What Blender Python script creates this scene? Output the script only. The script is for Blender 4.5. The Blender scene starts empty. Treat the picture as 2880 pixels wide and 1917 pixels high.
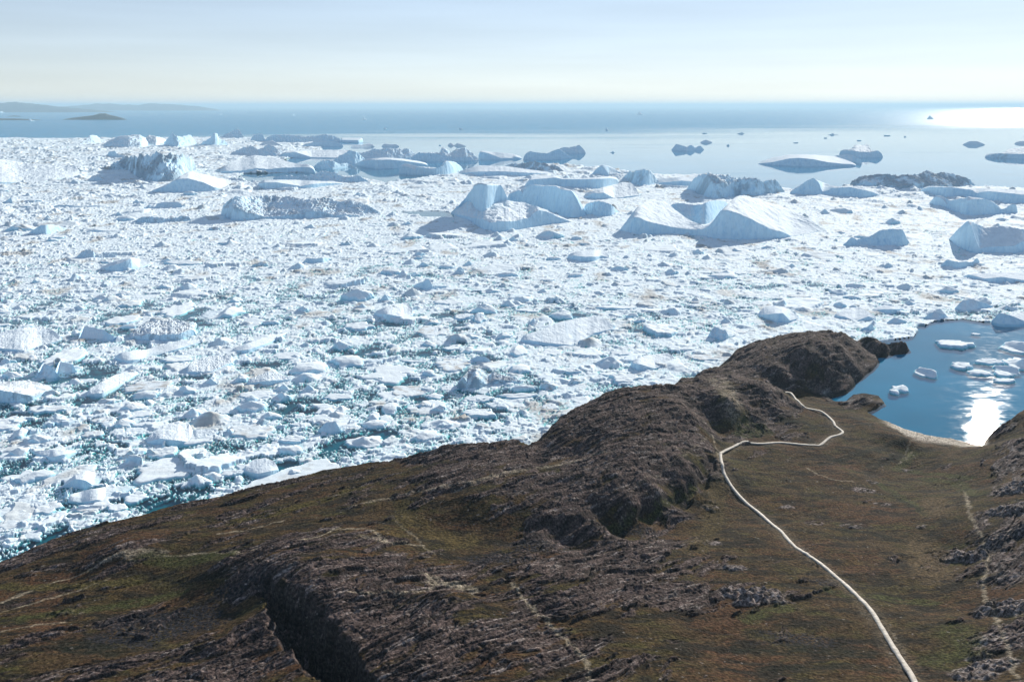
import bpy, math, random
import numpy as np

# ------------------------------------------------------------------ camera, world, sun, exposure
H = 250.0                       # camera height above the water
FPX, CX, CY, HOR = 2400.0, 1440.0, 958.5, 297.0   # focal length and centre measured on the 2880 px photograph
PITCH = math.atan((CY - HOR) / FPX)
SUN_AZ = math.radians(30.5)     # to the right of the view direction (+Y)
SUN_EL = math.radians(18.6)
SUN_STRENGTH, SKY_STRENGTH, EXPOSURE = 4.7, 0.15, 0.74
HAZE_DENSITY = 3.1e-5

sc = bpy.context.scene
cam_data = bpy.data.cameras.new('camera')
cam_data.sensor_width = 36.0
cam_data.lens = FPX / 2880.0 * 36.0
cam_data.clip_start = 1.0
cam_data.clip_end = 500000.0
cam = bpy.data.objects.new('camera', cam_data)
cam.location = (0, 0, H)
cam.rotation_euler = (math.pi / 2 - PITCH, 0, 0)
sc.collection.objects.link(cam)
sc.camera = cam
sc.render.engine = 'CYCLES'
sc.cycles.max_bounces = 6
sc.cycles.diffuse_bounces = 3
sc.cycles.glossy_bounces = 2
sc.cycles.volume_bounces = 0
sc.cycles.transparent_max_bounces = 8
sc.cycles.sample_clamp_indirect = 4.0
sc.cycles.use_denoising = True
sc.view_settings.view_transform = 'Standard'
sc.view_settings.look = 'None'
sc.view_settings.exposure = EXPOSURE
sc.view_settings.gamma = 1.0

world = bpy.data.worlds.new('World')
sc.world = world
world.use_nodes = True
wn = world.node_tree
wn.nodes.clear()
sky = wn.nodes.new('ShaderNodeTexSky')
sky.sky_type = 'NISHITA'
sky.sun_disc = False
sky.sun_elevation = SUN_EL
sky.sun_rotation = SUN_AZ
sky.altitude = 2300
sky.air_density = 1.0
sky.dust_density = 0.1
sky.ozone_density = 3.0
bg = wn.nodes.new('ShaderNodeBackground')
bg.inputs['Strength'].default_value = SKY_STRENGTH
wo = wn.nodes.new('ShaderNodeOutputWorld')
gam = wn.nodes.new('ShaderNodeGamma'); gam.inputs['Gamma'].default_value = 0.56      # a softer, paler arctic sky
wn.links.new(sky.outputs[0], gam.inputs[0])
tn = wn.nodes.new('ShaderNodeMix'); tn.data_type = 'RGBA'; tn.blend_type = 'MULTIPLY'; tn.inputs[0].default_value = 1.0; tn.inputs[7].default_value = (1.20, 1.13, 1.13, 1)
wn.links.new(gam.outputs[0], tn.inputs[6])
# very faint uneven veils low in the sky
tc = wn.nodes.new('ShaderNodeTexCoord'); mp = wn.nodes.new('ShaderNodeMapping'); mp.inputs['Scale'].default_value = (2.0, 2.0, 38.0)
wn.links.new(tc.outputs['Generated'], mp.inputs[0])
vn = wn.nodes.new('ShaderNodeTexNoise'); vn.inputs['Scale'].default_value = 1.6; vn.inputs['Detail'].default_value = 5.0
wn.links.new(mp.outputs[0], vn.inputs['Vector'])
vr = wn.nodes.new('ShaderNodeMapRange'); vr.inputs[1].default_value = 0.3; vr.inputs[2].default_value = 0.7; vr.inputs[3].default_value = 0.955; vr.inputs[4].default_value = 1.035
wn.links.new(vn.outputs['Fac'], vr.inputs[0])
vm = wn.nodes.new('ShaderNodeVectorMath'); vm.operation = 'SCALE'
wn.links.new(tn.outputs[2], vm.inputs[0]); wn.links.new(vr.outputs[0], vm.inputs['Scale'])
wn.links.new(vm.outputs[0], bg.inputs[0])
wn.links.new(bg.outputs[0], wo.inputs[0])

sl = bpy.data.lights.new('sun', 'SUN')
sl.energy = SUN_STRENGTH
sl.angle = math.radians(0.53)
sl.color = (1.0, 0.93, 0.82)
sun = bpy.data.objects.new('sun', sl)
sc.collection.objects.link(sun)
from mathutils import Vector
sun_dir = Vector((math.sin(SUN_AZ) * math.cos(SUN_EL), math.cos(SUN_AZ) * math.cos(SUN_EL), math.sin(SUN_EL)))
sun.rotation_euler = (-sun_dir).to_track_quat('-Z', 'Y').to_euler()
sun.location = (0, 0, 500)

# ------------------------------------------------------------------ surveying: photo point -> place in the world
CP, SP = math.cos(PITCH), math.sin(PITCH)

def ray(x, y):
    u = (np.asarray(x, float) - CX) / FPX
    w = (CY - np.asarray(y, float)) / FPX
    return u, CP + w * SP, -SP + w * CP

def G(x, y, z=0.0):
    """World x, y of the point at height z seen at photo pixel (x, y)."""
    dx, dy, dz = ray(x, y)
    t = (z - H) / dz
    return dx * t, dy * t

def P(X, Y, Z=0.0):
    """Photo pixel of a world point."""
    yy = Y * CP - (Z - H) * SP
    up = Y * SP + (Z - H) * CP
    return CX + FPX * X / yy, CY - FPX * up / yy

# ------------------------------------------------------------------ noise in numpy
_rs = np.random.RandomState(12345)
_PT = _rs.permutation(4096).astype(np.int32); _PV = _rs.rand(4096); _GC = np.cos(_PV * 6.2831853); _GS = np.sin(_PV * 6.2831853)
def _key(ix, iy, seed):
    return _PT[(_PT[(ix + seed * 37) & 4095] + iy * 1 + seed * 101) & 4095]

def _hash(ix, iy, seed):
    return _PV[_key(ix.astype(np.int32), iy.astype(np.int32), seed)]

def gn(x, y, seed=0):
    """Gradient noise, about -1..1."""
    xi, yi = np.floor(x), np.floor(y)
    fx, fy = x - xi, y - yi
    xi, yi = xi.astype(np.int32), yi.astype(np.int32)
    ux = fx * fx * fx * (fx * (fx * 6 - 15) + 10)
    uy = fy * fy * fy * (fy * (fy * 6 - 15) + 10)
    def g(i, j):
        k = _key(xi + i, yi + j, seed)
        return _GC[k] * (fx - i) + _GS[k] * (fy - j)
    return 1.5 * ((g(0, 0) * (1 - ux) + g(1, 0) * ux) * (1 - uy) + (g(0, 1) * (1 - ux) + g(1, 1) * ux) * uy)

def fbm(x, y, seed=0, octaves=4, gain=0.5, lac=2.03):
    s, a, t = 0.0, 1.0, 0.0
    for o in range(octaves):
        s = s + a * gn(x, y, seed + o * 17)
        t += a
        a *= gain
        x, y = x * lac + 13.7, y * lac + 7.1
    return s / t

def ridged(x, y, seed=0, octaves=4, gain=0.55):
    s, a, t = 0.0, 1.0, 0.0
    for o in range(octaves):
        s = s + a * (1 - np.abs(gn(x, y, seed + o * 31)) * 1.6)
        t += a
        a *= gain
        x, y = x * 2.07 + 3.3, y * 2.07 + 9.1
    return s / t

def smooth(a, b, v):
    t = np.clip((v - a) / (b - a), 0, 1)
    return t * t * (3 - 2 * t)

def worley(x, y, seed):
    """Cell noise: distance to the cell's border, random id, offset from the cell's seed."""
    xi, yi = np.floor(x), np.floor(y)
    d1 = np.full(x.shape, 9.0); d2 = np.full(x.shape, 9.0)
    idv = np.zeros(x.shape); ox = np.zeros(x.shape); oy = np.zeros(x.shape)
    x2 = np.zeros(x.shape); y2 = np.zeros(x.shape)
    for i in (-1, 0, 1):
        for j in (-1, 0, 1):
            cx, cy = xi + i, yi + j
            px = cx + 0.1 + 0.8 * _hash(cx, cy, seed)
            py = cy + 0.1 + 0.8 * _hash(cx, cy, seed + 5)
            dx, dy = x - px, y - py
            d = dx * dx + dy * dy
            n = d < d1
            d2 = np.where(n, d1, np.minimum(d2, d))
            x2 = np.where(n, ox, np.where(d <= d2, dx, x2)); y2 = np.where(n, oy, np.where(d <= d2, dy, y2))
            d1 = np.where(n, d, d1)
            idv = np.where(n, _hash(cx, cy, seed + 9), idv)
            ox = np.where(n, dx, ox); oy = np.where(n, dy, oy)
    sep = np.sqrt((ox - x2) ** 2 + (oy - y2) ** 2) + 1e-6
    return (d2 - d1) / (2 * sep), idv, ox, oy

def seg_dist(X, Y, pts, closed=False):
    """Distance from points to a polyline, and the place along it (0..n)."""
    best = np.full(X.shape, 1e12); at = np.zeros(X.shape)
    n = len(pts)
    for i in range(n if closed else n - 1):
        ax, ay = pts[i][:2]; bx, by = pts[(i + 1) % n][:2]
        vx, vy = bx - ax, by - ay
        t = np.clip(((X - ax) * vx + (Y - ay) * vy) / (vx * vx + vy * vy + 1e-9), 0, 1)
        d = (X - ax - t * vx) ** 2 + (Y - ay - t * vy) ** 2
        m = d < best
        best = np.where(m, d, best); at = np.where(m, i + t, at)
    return np.sqrt(best), at

def inside(X, Y, pts):
    c = np.zeros(X.shape, bool)
    n = len(pts)
    for i in range(n):
        ax, ay = pts[i][:2]; bx, by = pts[(i + 1) % n][:2]
        if ay == by: continue
        c ^= ((ay > Y) != (by > Y)) & (X < (bx - ax) * (Y - ay) / (by - ay) + ax)
    return c

# ------------------------------------------------------------------ mesh helpers
def link(name, verts, quads, mat, parent=None, col=None, smooth_shade=True, extra=None):
    me = bpy.data.meshes.new(name)
    verts = np.ascontiguousarray(verts, dtype=np.float32)
    quads = np.ascontiguousarray(quads, dtype=np.int32)
    k = quads.shape[1]
    me.vertices.add(len(verts)); me.vertices.foreach_set('co', verts.ravel())
    me.loops.add(quads.size); me.loops.foreach_set('vertex_index', quads.ravel())
    me.polygons.add(len(quads)); me.polygons.foreach_set('loop_start', np.arange(0, quads.size, k, dtype=np.int32))
    me.update(calc_edges=True)
    me.validate()
    if smooth_shade:
        me.polygons.foreach_set('use_smooth', np.ones(len(me.polygons), bool))
    if col is not None and len(me.vertices) == len(verts):
        at = me.attributes.new('tint', 'FLOAT_COLOR', 'POINT')
        c = np.ones((len(verts), 4), np.float32); c[:, :3] = col
        at.data.foreach_set('color', c.ravel())
    me.materials.append(mat)
    o = bpy.data.objects.new(name, me)
    sc.collection.objects.link(o)
    o.parent = parent
    return o

def grid_quads(nr, nc, keep=None):
    i = np.arange(nr * nc).reshape(nr, nc)
    q = np.stack([i[:-1, :-1], i[:-1, 1:], i[1:, 1:], i[1:, :-1]], -1)
    if keep is not None:
        k = keep[:-1, :-1] | keep[:-1, 1:] | keep[1:, 1:] | keep[1:, :-1]
        q = q[k]
    return q.reshape(-1, 4)

def compact(verts, quads, *cols):
    used = np.zeros(len(verts), bool); used[quads.ravel()] = True
    idx = np.cumsum(used) - 1
    return (verts[used], idx[quads]) + tuple(c[used] for c in cols)

def tag(o, label=None, cat=None, group=None, kind=None):
    if label: o['label'] = label
    if cat: o['category'] = cat
    if group: o['group'] = group
    if kind: o['kind'] = kind
    return o

# ------------------------------------------------------------------ materials
def mat(name):
    m = bpy.data.materials.new(name); m.use_nodes = True
    m.node_tree.nodes.clear()
    return m, m.node_tree

def nd(nt, typ, **kw):
    n = nt.nodes.new(typ)
    for k, v in kw.items():
        if k.startswith('i_'):
            k = k[2:]
            n.inputs[int(k) if k.isdigit() else k.replace('_', ' ')].default_value = v
        else:
            setattr(n, k, v)
    return n

def lk(nt, a, b): nt.links.new(a, b)

def coords(nt, scale=(1, 1, 1)):
    g = nd(nt, 'ShaderNodeNewGeometry')
    m = nd(nt, 'ShaderNodeMapping'); m.inputs['Scale'].default_value = scale
    lk(nt, g.outputs['Position'], m.inputs['Vector'])
    return m.outputs[0]

def noise(nt, vec, scale, detail=4, rough=0.55):
    n = nd(nt, 'ShaderNodeTexNoise', i_Scale=scale, i_Detail=detail, i_Roughness=rough)
    lk(nt, vec, n.inputs['Vector'])
    return n.outputs['Fac']

def ramp(nt, fac, stops):
    r = nd(nt, 'ShaderNodeValToRGB')
    while len(r.color_ramp.elements) < len(stops): r.color_ramp.elements.new(0.5)
    for e, (p, c) in zip(r.color_ramp.elements, stops):
        e.position = p
        e.color = (c, c, c, 1) if isinstance(c, (int, float)) else (*c, 1)
    lk(nt, fac, r.inputs[0])
    return r.outputs[0]

def mixc(nt, fac, a, b, mode='MIX'):
    m = nd(nt, 'ShaderNodeMix', data_type='RGBA', blend_type=mode)
    for sock, v in ((m.inputs[0], fac), (m.inputs[6], a), (m.inputs[7], b)):
        if isinstance(v, (int, float)): sock.default_value = v
        elif isinstance(v, tuple): sock.default_value = (*v, 1)
        else: lk(nt, v, sock)
    return m.outputs[2]

def bump(nt, height, dist, strength=1.0, normal=None):
    b = nd(nt, 'ShaderNodeBump', i_Distance=dist, i_Strength=strength)
    lk(nt, height, b.inputs['Height'])
    if normal is not None: lk(nt, normal, b.inputs['Normal'])
    return b.outputs[0]

def finish(nt, color, rough, normal=None, spec=0.3):
    p = nd(nt, 'ShaderNodeBsdfPrincipled')
    p.inputs['Specular IOR Level'].default_value = spec
    if isinstance(color, tuple): p.inputs['Base Color'].default_value = (*color, 1)
    else: lk(nt, color, p.inputs['Base Color'])
    if isinstance(rough, (int, float)): p.inputs['Roughness'].default_value = rough
    else: lk(nt, rough, p.inputs['Roughness'])
    if normal is not None: lk(nt, normal, p.inputs['Normal'])
    o = nd(nt, 'ShaderNodeOutputMaterial')
    lk(nt, p.outputs[0], o.inputs[0])
    return p

def ice_material(name, fine):
    m, nt = mat(name)
    a = nd(nt, 'ShaderNodeAttribute', attribute_name='tint')
    v = coords(nt)
    n1 = noise(nt, v, 1.0 / (4.0 * fine), 5, 0.6)
    n2 = noise(nt, v, 1.0 / (0.9 * fine), 3, 0.6)
    # snow lies on the flats; steep bare blue ice also carries the shade's tint in its colour
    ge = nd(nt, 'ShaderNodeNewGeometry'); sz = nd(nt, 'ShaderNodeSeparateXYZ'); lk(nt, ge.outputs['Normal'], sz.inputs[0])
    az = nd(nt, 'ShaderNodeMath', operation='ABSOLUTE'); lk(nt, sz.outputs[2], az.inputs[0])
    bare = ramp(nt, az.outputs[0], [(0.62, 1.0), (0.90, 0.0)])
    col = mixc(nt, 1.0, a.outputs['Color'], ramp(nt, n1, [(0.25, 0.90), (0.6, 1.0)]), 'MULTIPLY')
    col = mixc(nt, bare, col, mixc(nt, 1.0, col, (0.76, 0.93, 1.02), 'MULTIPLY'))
    # run-off striations and cracks down the steep faces
    gr = noise(nt, coords(nt, (1, 1, 0.13)), 1 / (2.2 * fine), 4, 0.65)
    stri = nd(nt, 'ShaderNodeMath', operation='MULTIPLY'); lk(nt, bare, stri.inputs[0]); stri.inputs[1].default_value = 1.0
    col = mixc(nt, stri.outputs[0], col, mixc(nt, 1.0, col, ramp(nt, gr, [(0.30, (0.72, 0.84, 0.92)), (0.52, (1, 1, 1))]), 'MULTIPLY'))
    n2 = mixc(nt, bare, n2, gr)
    nrm = bump(nt, n2, 0.16 * fine, 0.6, bump(nt, n1, 0.6 * fine, 0.6))
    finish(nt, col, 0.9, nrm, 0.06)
    return m
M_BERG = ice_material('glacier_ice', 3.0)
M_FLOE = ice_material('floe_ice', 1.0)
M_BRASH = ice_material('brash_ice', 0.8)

def water_material():
    m, nt = mat('sea_water')
    v = coords(nt)
    # ripples: small nearby, wind-roughened far out
    sep = nd(nt, 'ShaderNodeSeparateXYZ'); lk(nt, v, sep.inputs[0])
    far = nd(nt, 'ShaderNodeMapRange', i_1=WATER_FAR[0], i_2=WATER_FAR[1]); 
    far.interpolation_type = 'SMOOTHSTEP'
    big = noise(nt, coords(nt, (0.25, 1, 1)), 1 / 900.0, 4, 0.6)
    ma = nd(nt, 'ShaderNodeMath', operation='MULTIPLY_ADD'); ma.inputs[1].default_value = 7000.0
    lk(nt, big, ma.inputs[0]); lk(nt, sep.outputs[1], ma.inputs[2])
    mx = nd(nt, 'ShaderNodeMath', operation='MULTIPLY_ADD'); mx.inputs[1].default_value = -0.55
    lk(nt, sep.outputs[0], mx.inputs[0]); lk(nt, ma.outputs[0], mx.inputs[2])
    lk(nt, mx.outputs[0], far.inputs[0])
    rr = nd(nt, 'ShaderNodeMapRange', i_3=0.008, i_4=0.16)
    # cat's-paws: patches and streaks of breeze on the calm water
    cp = ramp(nt, noise(nt, coords(nt, (0.22, 1, 1)), 1 / 420.0, 5, 0.6), [(0.56, 0.0), (0.70, 0.35)])
    mxx = nd(nt, 'ShaderNodeMath', operation='MAXIMUM'); lk(nt, far.outputs[0], mxx.inputs[0]); lk(nt, cp, mxx.inputs[1])
    near_w = nd(nt, 'ShaderNodeMapRange', i_1=2500.0, i_2=4000.0); lk(nt, sep.outputs[1], near_w.inputs[0])
    mw = nd(nt, 'ShaderNodeMath', operation='MULTIPLY'); lk(nt, mxx.outputs[0], mw.inputs[0]); lk(nt, near_w.outputs[0], mw.inputs[1])
    far = mw
    lk(nt, far.outputs[0], rr.inputs[0])
    # small catspaws nearby make the reflections break up unevenly
    rp = ramp(nt, noise(nt, coords(nt, (0.6, 1, 1)), 1 / 9.0, 5, 0.7), [(0.40, 0.0), (0.62, 0.030)])
    ra = nd(nt, 'ShaderNodeMath', operation='ADD'); lk(nt, rr.outputs[0], ra.inputs[0]); lk(nt, rp, ra.inputs[1]); rr = ra
    w1 = noise(nt, v, 1 / 3.5, 3, 0.6)
    w2 = noise(nt, v, 1 / 22.0, 3, 0.5)
    nrm = bump(nt, w2, 0.12, 0.35, bump(nt, w1, 0.07, 0.5))
    # the swell flattens out on the sheltered water further off
    nmx = nd(nt, 'ShaderNodeMix', data_type='VECTOR'); lk(nt, near_w.outputs[0], nmx.inputs[0]); lk(nt, nrm, nmx.inputs[4])
    g0 = nd(nt, 'ShaderNodeNewGeometry'); lk(nt, g0.outputs['Normal'], nmx.inputs[5]); nrm = nmx.outputs[1]
    gl = nd(nt, 'ShaderNodeBsdfGlossy'); gl.inputs['Color'].default_value = (1, 1, 1, 1)
    lk(nt, rr.outputs[0], gl.inputs['Roughness']); lk(nt, nrm, gl.inputs['Normal'])
    tr = nd(nt, 'ShaderNodeBsdfTransparent'); tr.inputs[0].default_value = (0.86, 0.97, 0.98, 1)
    # Schlick reflectance, the same from above and below so that sunlight reaches the ice under the surface
    ge = nd(nt, 'ShaderNodeNewGeometry')
    dt = nd(nt, 'ShaderNodeVectorMath', operation='DOT_PRODUCT'); lk(nt, ge.outputs['Incoming'], dt.inputs[0]); lk(nt, nrm, dt.inputs[1])
    ab = nd(nt, 'ShaderNodeMath', operation='ABSOLUTE'); lk(nt, dt.outputs['Value'], ab.inputs[0])
    om = nd(nt, 'ShaderNodeMath', operation='SUBTRACT', use_clamp=True); om.inputs[0].default_value = 1.0; lk(nt, ab.outputs[0], om.inputs[1])
    fr = nd(nt, 'ShaderNodeMath', operation='POWER'); fr.inputs[1].default_value = 4.9; lk(nt, om.outputs[0], fr.inputs[0])
    # wind-roughened water shows more of its own colour than a mirror would
    fm = nd(nt, 'ShaderNodeMapRange', i_3=1.0, i_4=0.36); lk(nt, far.outputs[0], fm.inputs[0])
    mul = nd(nt, 'ShaderNodeMath', operation='MULTIPLY'); lk(nt, fr.outputs[0], mul.inputs[0]); lk(nt, fm.outputs[0], mul.inputs[1])
    mx2 = nd(nt, 'ShaderNodeMixShader')
    lk(nt, mul.outputs[0], mx2.inputs[0]); lk(nt, tr.outputs[0], mx2.inputs[1]); lk(nt, gl.outputs[0], mx2.inputs[2])
    o = nd(nt, 'ShaderNodeOutputMaterial'); lk(nt, mx2.outputs[0], o.inputs[0])
    return m
WATER_FAR = (9200.0, 13500.0)
M_WATER = water_material()
# ------------------------------------------------------------------ the sea: water sheet and the deep below it
def sheet(name, z, material):
    R = 220000.0
    ys = [-3000, -500, 0, 500, 2000, 8000, 30000, 90000, R]
    xs = [-R, -60000, -12000, -2500, 0, 2500, 12000, 60000, R]
    v = np.array([(x, y, z) for y in ys for x in xs], float)
    return tag(link(name, v, grid_quads(len(ys), len(xs)), material, smooth_shade=False), kind='structure')

M_DEEP, nt = mat('deep_water')
v = coords(nt)
sx = nd(nt, 'ShaderNodeSeparateXYZ'); lk(nt, v, sx.inputs[0])
sa = nd(nt, 'ShaderNodeMapRange', i_1=-150.0, i_2=250.0); lk(nt, sx.outputs[0], sa.inputs[0])
sb = nd(nt, 'ShaderNodeMapRange', i_1=2200.0, i_2=4000.0); lk(nt, sx.outputs[1], sb.inputs[0])
side = nd(nt, 'ShaderNodeMath', operation='MAXIMUM'); lk(nt, sa.outputs[0], side.inputs[0]); lk(nt, sb.outputs[0], side.inputs[1])
murk = ramp(nt, noise(nt, v, 1 / 160.0, 3), [(0.35, 0.8), (0.65, 1.15)])
finish(nt, mixc(nt, 1.0, mixc(nt, side.outputs[0], (0.002, 0.115, 0.155), mixc(nt, sb.outputs[0], (0.012, 0.185, 0.31), (0.010, 0.23, 0.42))), murk, 'MULTIPLY'), 1.0, None, 0.0)
sheet('sea_water', 0.0, M_WATER)
sheet('seabed', -2.2, M_DEEP)

# ------------------------------------------------------------------ the fjord's brash ice (one mass past counting)
def FV(pts): return [(x * 1.2224, y * 1.2224) for x, y in pts]
ICE_EDGE = FV([(-900, 322), (-300, 320), (0, 318), (250, 318), (560, 316), (720, 326), (745, 345), (640, 372), (700, 385), (715, 396), (560, 400), (540, 412), (590, 420), (720, 424), (790, 404),
    (850, 412), (885, 420), (930, 414), (1040, 398), (1120, 390), (1210, 376), (1300, 380), (1400, 390), (1450, 398), (1640, 404), (1800, 432), (1850, 440), (1960, 424), (2100, 430), (2240, 428), (2450, 436), (3300, 460),
    (3300, 760), (2500, 748), (2360, 741), (2290, 744), (2215, 733), (2150, 738), (2120, 752), (2100, 775), (1900, 800), (1700, 900), (1600, 1000), (1200, 1120), (600, 1260), (0, 1420), (-900, 1600)])
LEADS = FV([(790, 386), (925, 392), (930, 412), (880, 418), (840, 405), (795, 403)])
LEAD2 = FV([(925, 487), (1010, 485), (1050, 492), (1045, 499), (985, 499), (935, 492)])

def brash():
    rows = np.concatenate([np.linspace(383, 560, 300, endpoint=False), np.linspace(560, 900, 330, endpoint=False), np.linspace(900, 1780, 520)])
    cols = np.concatenate([np.linspace(-420, -20, 90, endpoint=False), np.linspace(-20, 2900, 1330, endpoint=False), np.linspace(2900, 3300, 90)])
    px, py = np.meshgrid(cols, rows)
    keep = inside(px, py, ICE_EDGE) & (py < 1640 + 0 * px)
    shore = py < np.interp(px, [-420, 0, 600, 1200, 1700, 2100, 2560, 3300], [1760, 1660, 1480, 1320, 1260, 1120, 1000, 1000])
    keep &= shore
    X, Y = G(px, py)
    ex, ey = X + 26 * fbm(X / 70, Y / 70, 400, 3), Y + 26 * fbm(X / 70, Y / 70, 410, 3)
    qx, qy = P(ex, ey)
    keep2 = inside(qx, qy, ICE_EDGE) & ~inside(qx, qy, LEADS) & ~inside(qx, qy, LEAD2)
    wx = X + 2.2 * gn(X / 6, Y / 6, 3) + 5 * gn(X / 30, Y / 30, 5)
    wy = Y + 2.2 * gn(X / 6, Y / 6, 4) + 5 * gn(X / 30, Y / 30, 6)
    r = np.hypot(X, Y)
    near = 1 - smooth(900, 1600, r)
    left = smooth(400, -500, X)
    open_ = fbm(X / 42, Y / 42, 20, 4, 0.6) * 0.8 + fbm(X / 200, Y / 160, 33, 2) * 0.3
    opening = open_ * 0.8 + 0.20 * near * left + 0.08 * near - 0.12 * smooth(1200, 2200, r)
    Z = np.full(X.shape, -4.0)
    cell_dirt = np.zeros(X.shape)
    tone = np.zeros(X.shape)
    for k, (cs, pres, h0, h1, gap) in enumerate([(75, 0.05 + 0.25 * smooth(2600, 3600, r), 2.5, 6.0, 2.0), (30, 0.13 + 0.10 * near, 0.8, 2.6, 0.9), (13, 0.34, 0.6, 2.6, 0.5), (6.0, 0.46, 0.4, 2.2, 0.34), (2.9, 0.60, 0.22, 1.3, 0.24), (1.5, 0.78, 0.12, 0.65, 0.14)]):
        ang = 0.4 + k
        cx, cy = (wx * math.cos(ang) + wy * math.sin(ang)) / cs, (-wx * math.sin(ang) + wy * math.cos(ang)) / cs * 1.25
        e, idv, ox, oy = worley(cx, cy, 50 + 11 * k)
        e = e * cs
        i2, i3, i4 = (idv * 7.31) % 1, (idv * 31.7) % 1, (idv * 97.3) % 1
        have = idv < pres - np.clip(opening - 0.16, 0, 1) * (1.1 if k < 3 else 2.6)
        hh = h0 + (h1 - h0) * i2 ** 2.2
        peak = (i3 > 0.80) * (i4 + 0.35) * cs * (0.20 if k else 0.06)
        tilt = ((i3 - 0.5) * ox + (i4 - 0.5) * oy) * cs * 0.16
        top = hh * 0.85 + tilt + peak * np.clip(1 - np.hypot(ox, oy) * 1.9, 0, 1)
        top = top + 0.22 * hh * gn(wx / (cs * 0.18), wy / (cs * 0.18), 70 + k)
        prof = smooth(gap * 0.5, gap * 0.5 + 0.16 * cs * (0.3 + 0.5 * i4), e)
        z = np.where(e > gap * 0.5, top * prof + 0.05, -0.2 - (gap * 0.5 - e + 0.1) * 1.6 / (0.25 + gap))
        z = np.where(have, z, -4.0)
        m = z > Z
        Z = np.where(m, z, Z)
        cell_dirt = np.where(m, (i4 > 0.86) * 0.6 * i2, cell_dirt)
        tone = np.where(m, i2, tone)
    # fine mush fills the gaps wherever the pack is closed
    mush = smooth(0.17, 0.03, opening)
    mz = 0.05 + 0.14 * (1 + gn(X / 1.1, Y / 1.1, 95)) * mush + 0.10 * (1 + gn(X / 5, Y / 5, 96)) * mush
    isn = (Z < mz) & (mush > 0.5 + 0.45 * gn(X / 3, Y / 3, 97) + 0.3 * gn(X / 30, Y / 24, 93))
    Z = np.where(isn, mz, Z); tone = np.where(isn, 0.75, tone)
    # big old hummocks and bergy bits frozen into the outer pack
    Z = np.where(Z > 0.1, Z * (1 + 0.25 * smooth(800, 1900, r)), Z)
    farp = smooth(1700, 3200, r)
    Z = Z + farp * np.clip(ridged(X / 95, Y / 130, 98, 4, 0.55) - 0.42, 0, 1) * 22 * smooth(-0.1, 0.35, fbm(X / 260, Y / 420, 99, 2)) + farp * np.clip(fbm(X / 30, Y / 40, 94, 3), 0, 1) * 5
    # foot of ice spreading under the water round floes
    foot = -0.35 - 3.2 * np.clip(opening * 1.6 + 0.12 + 0.35 * fbm(X / 12, Y / 12, 90, 2), 0.06, 1.2)
    Z = np.maximum(Z, foot)
    Z = np.where(keep2, Z, -4.5)
    shelf = inside(px + 6 * gn(X / 9, Y / 9, 130), py + 6 * gn(X / 9, Y / 9, 131), FV([(520, 1150), (560, 1118), (605, 1098), (680, 1074), (720, 1060), (752, 1056), (790, 1075), (700, 1110), (600, 1150)]))
    Z = np.where(shelf, np.maximum(Z * 0.25, 0.55) + 0.12 * gn(X / 6, Y / 6, 132), Z); tone = np.where(shelf, 0.2, tone)
    dirt = np.clip(smooth(0.14, 0.45, fbm(X / 55, Y / 90, 120, 4)) * 0.55 * (0.5 + tone) + cell_dirt * 0.7, 0, 0.85)
    c = np.ones(X.shape + (3,))
    white = np.array([0.79, 0.88, 0.925]); clear = np.array([0.48, 0.70, 0.86]); brown = np.array([0.40, 0.36, 0.31])
    tq = np.array([0.08, 0.72, 0.66]); dk = np.array([0.002, 0.12, 0.155])
    t = (smooth(0.55, 1.0, tone) * 0.22)[..., None]
    c = white * (1 - t) + clear * t
    c = c * (1 - dirt[..., None]) + brown * dirt[..., None]
    low = (smooth(0.45, 0.02, Z) * (0.75 - 0.45 * smooth(900, 2200, r)) * np.where(isn, 0.45, 1.0))[..., None]
    c = c * (1 - low) + np.array([0.36, 0.68, 0.76]) * low
    u = smooth(0.0, -0.5, Z)[..., None]
    dd = smooth(-0.3, -2.2, Z)[..., None]
    c = c * (1 - u) + (tq * (1 - dd) + dk * dd) * u
    keep = keep & (Z > -2.6)
    V = np.stack([X, Y, np.where(Z < 0, Z * 0.3, Z)], -1).reshape(-1, 3)
    q = grid_quads(len(rows), len(cols), keep)
    V, q, c = compact(V, q, c.reshape(-1, 3))
    # the rows run away from the camera: flip so faces look up
    o = link('brash_ice', V, q[:, ::-1], M_BRASH, col=c, smooth_shade=False)
    tag(o, 'dense field of small broken white ice packing the fjord', 'brash ice', kind='stuff')
brash()

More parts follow.
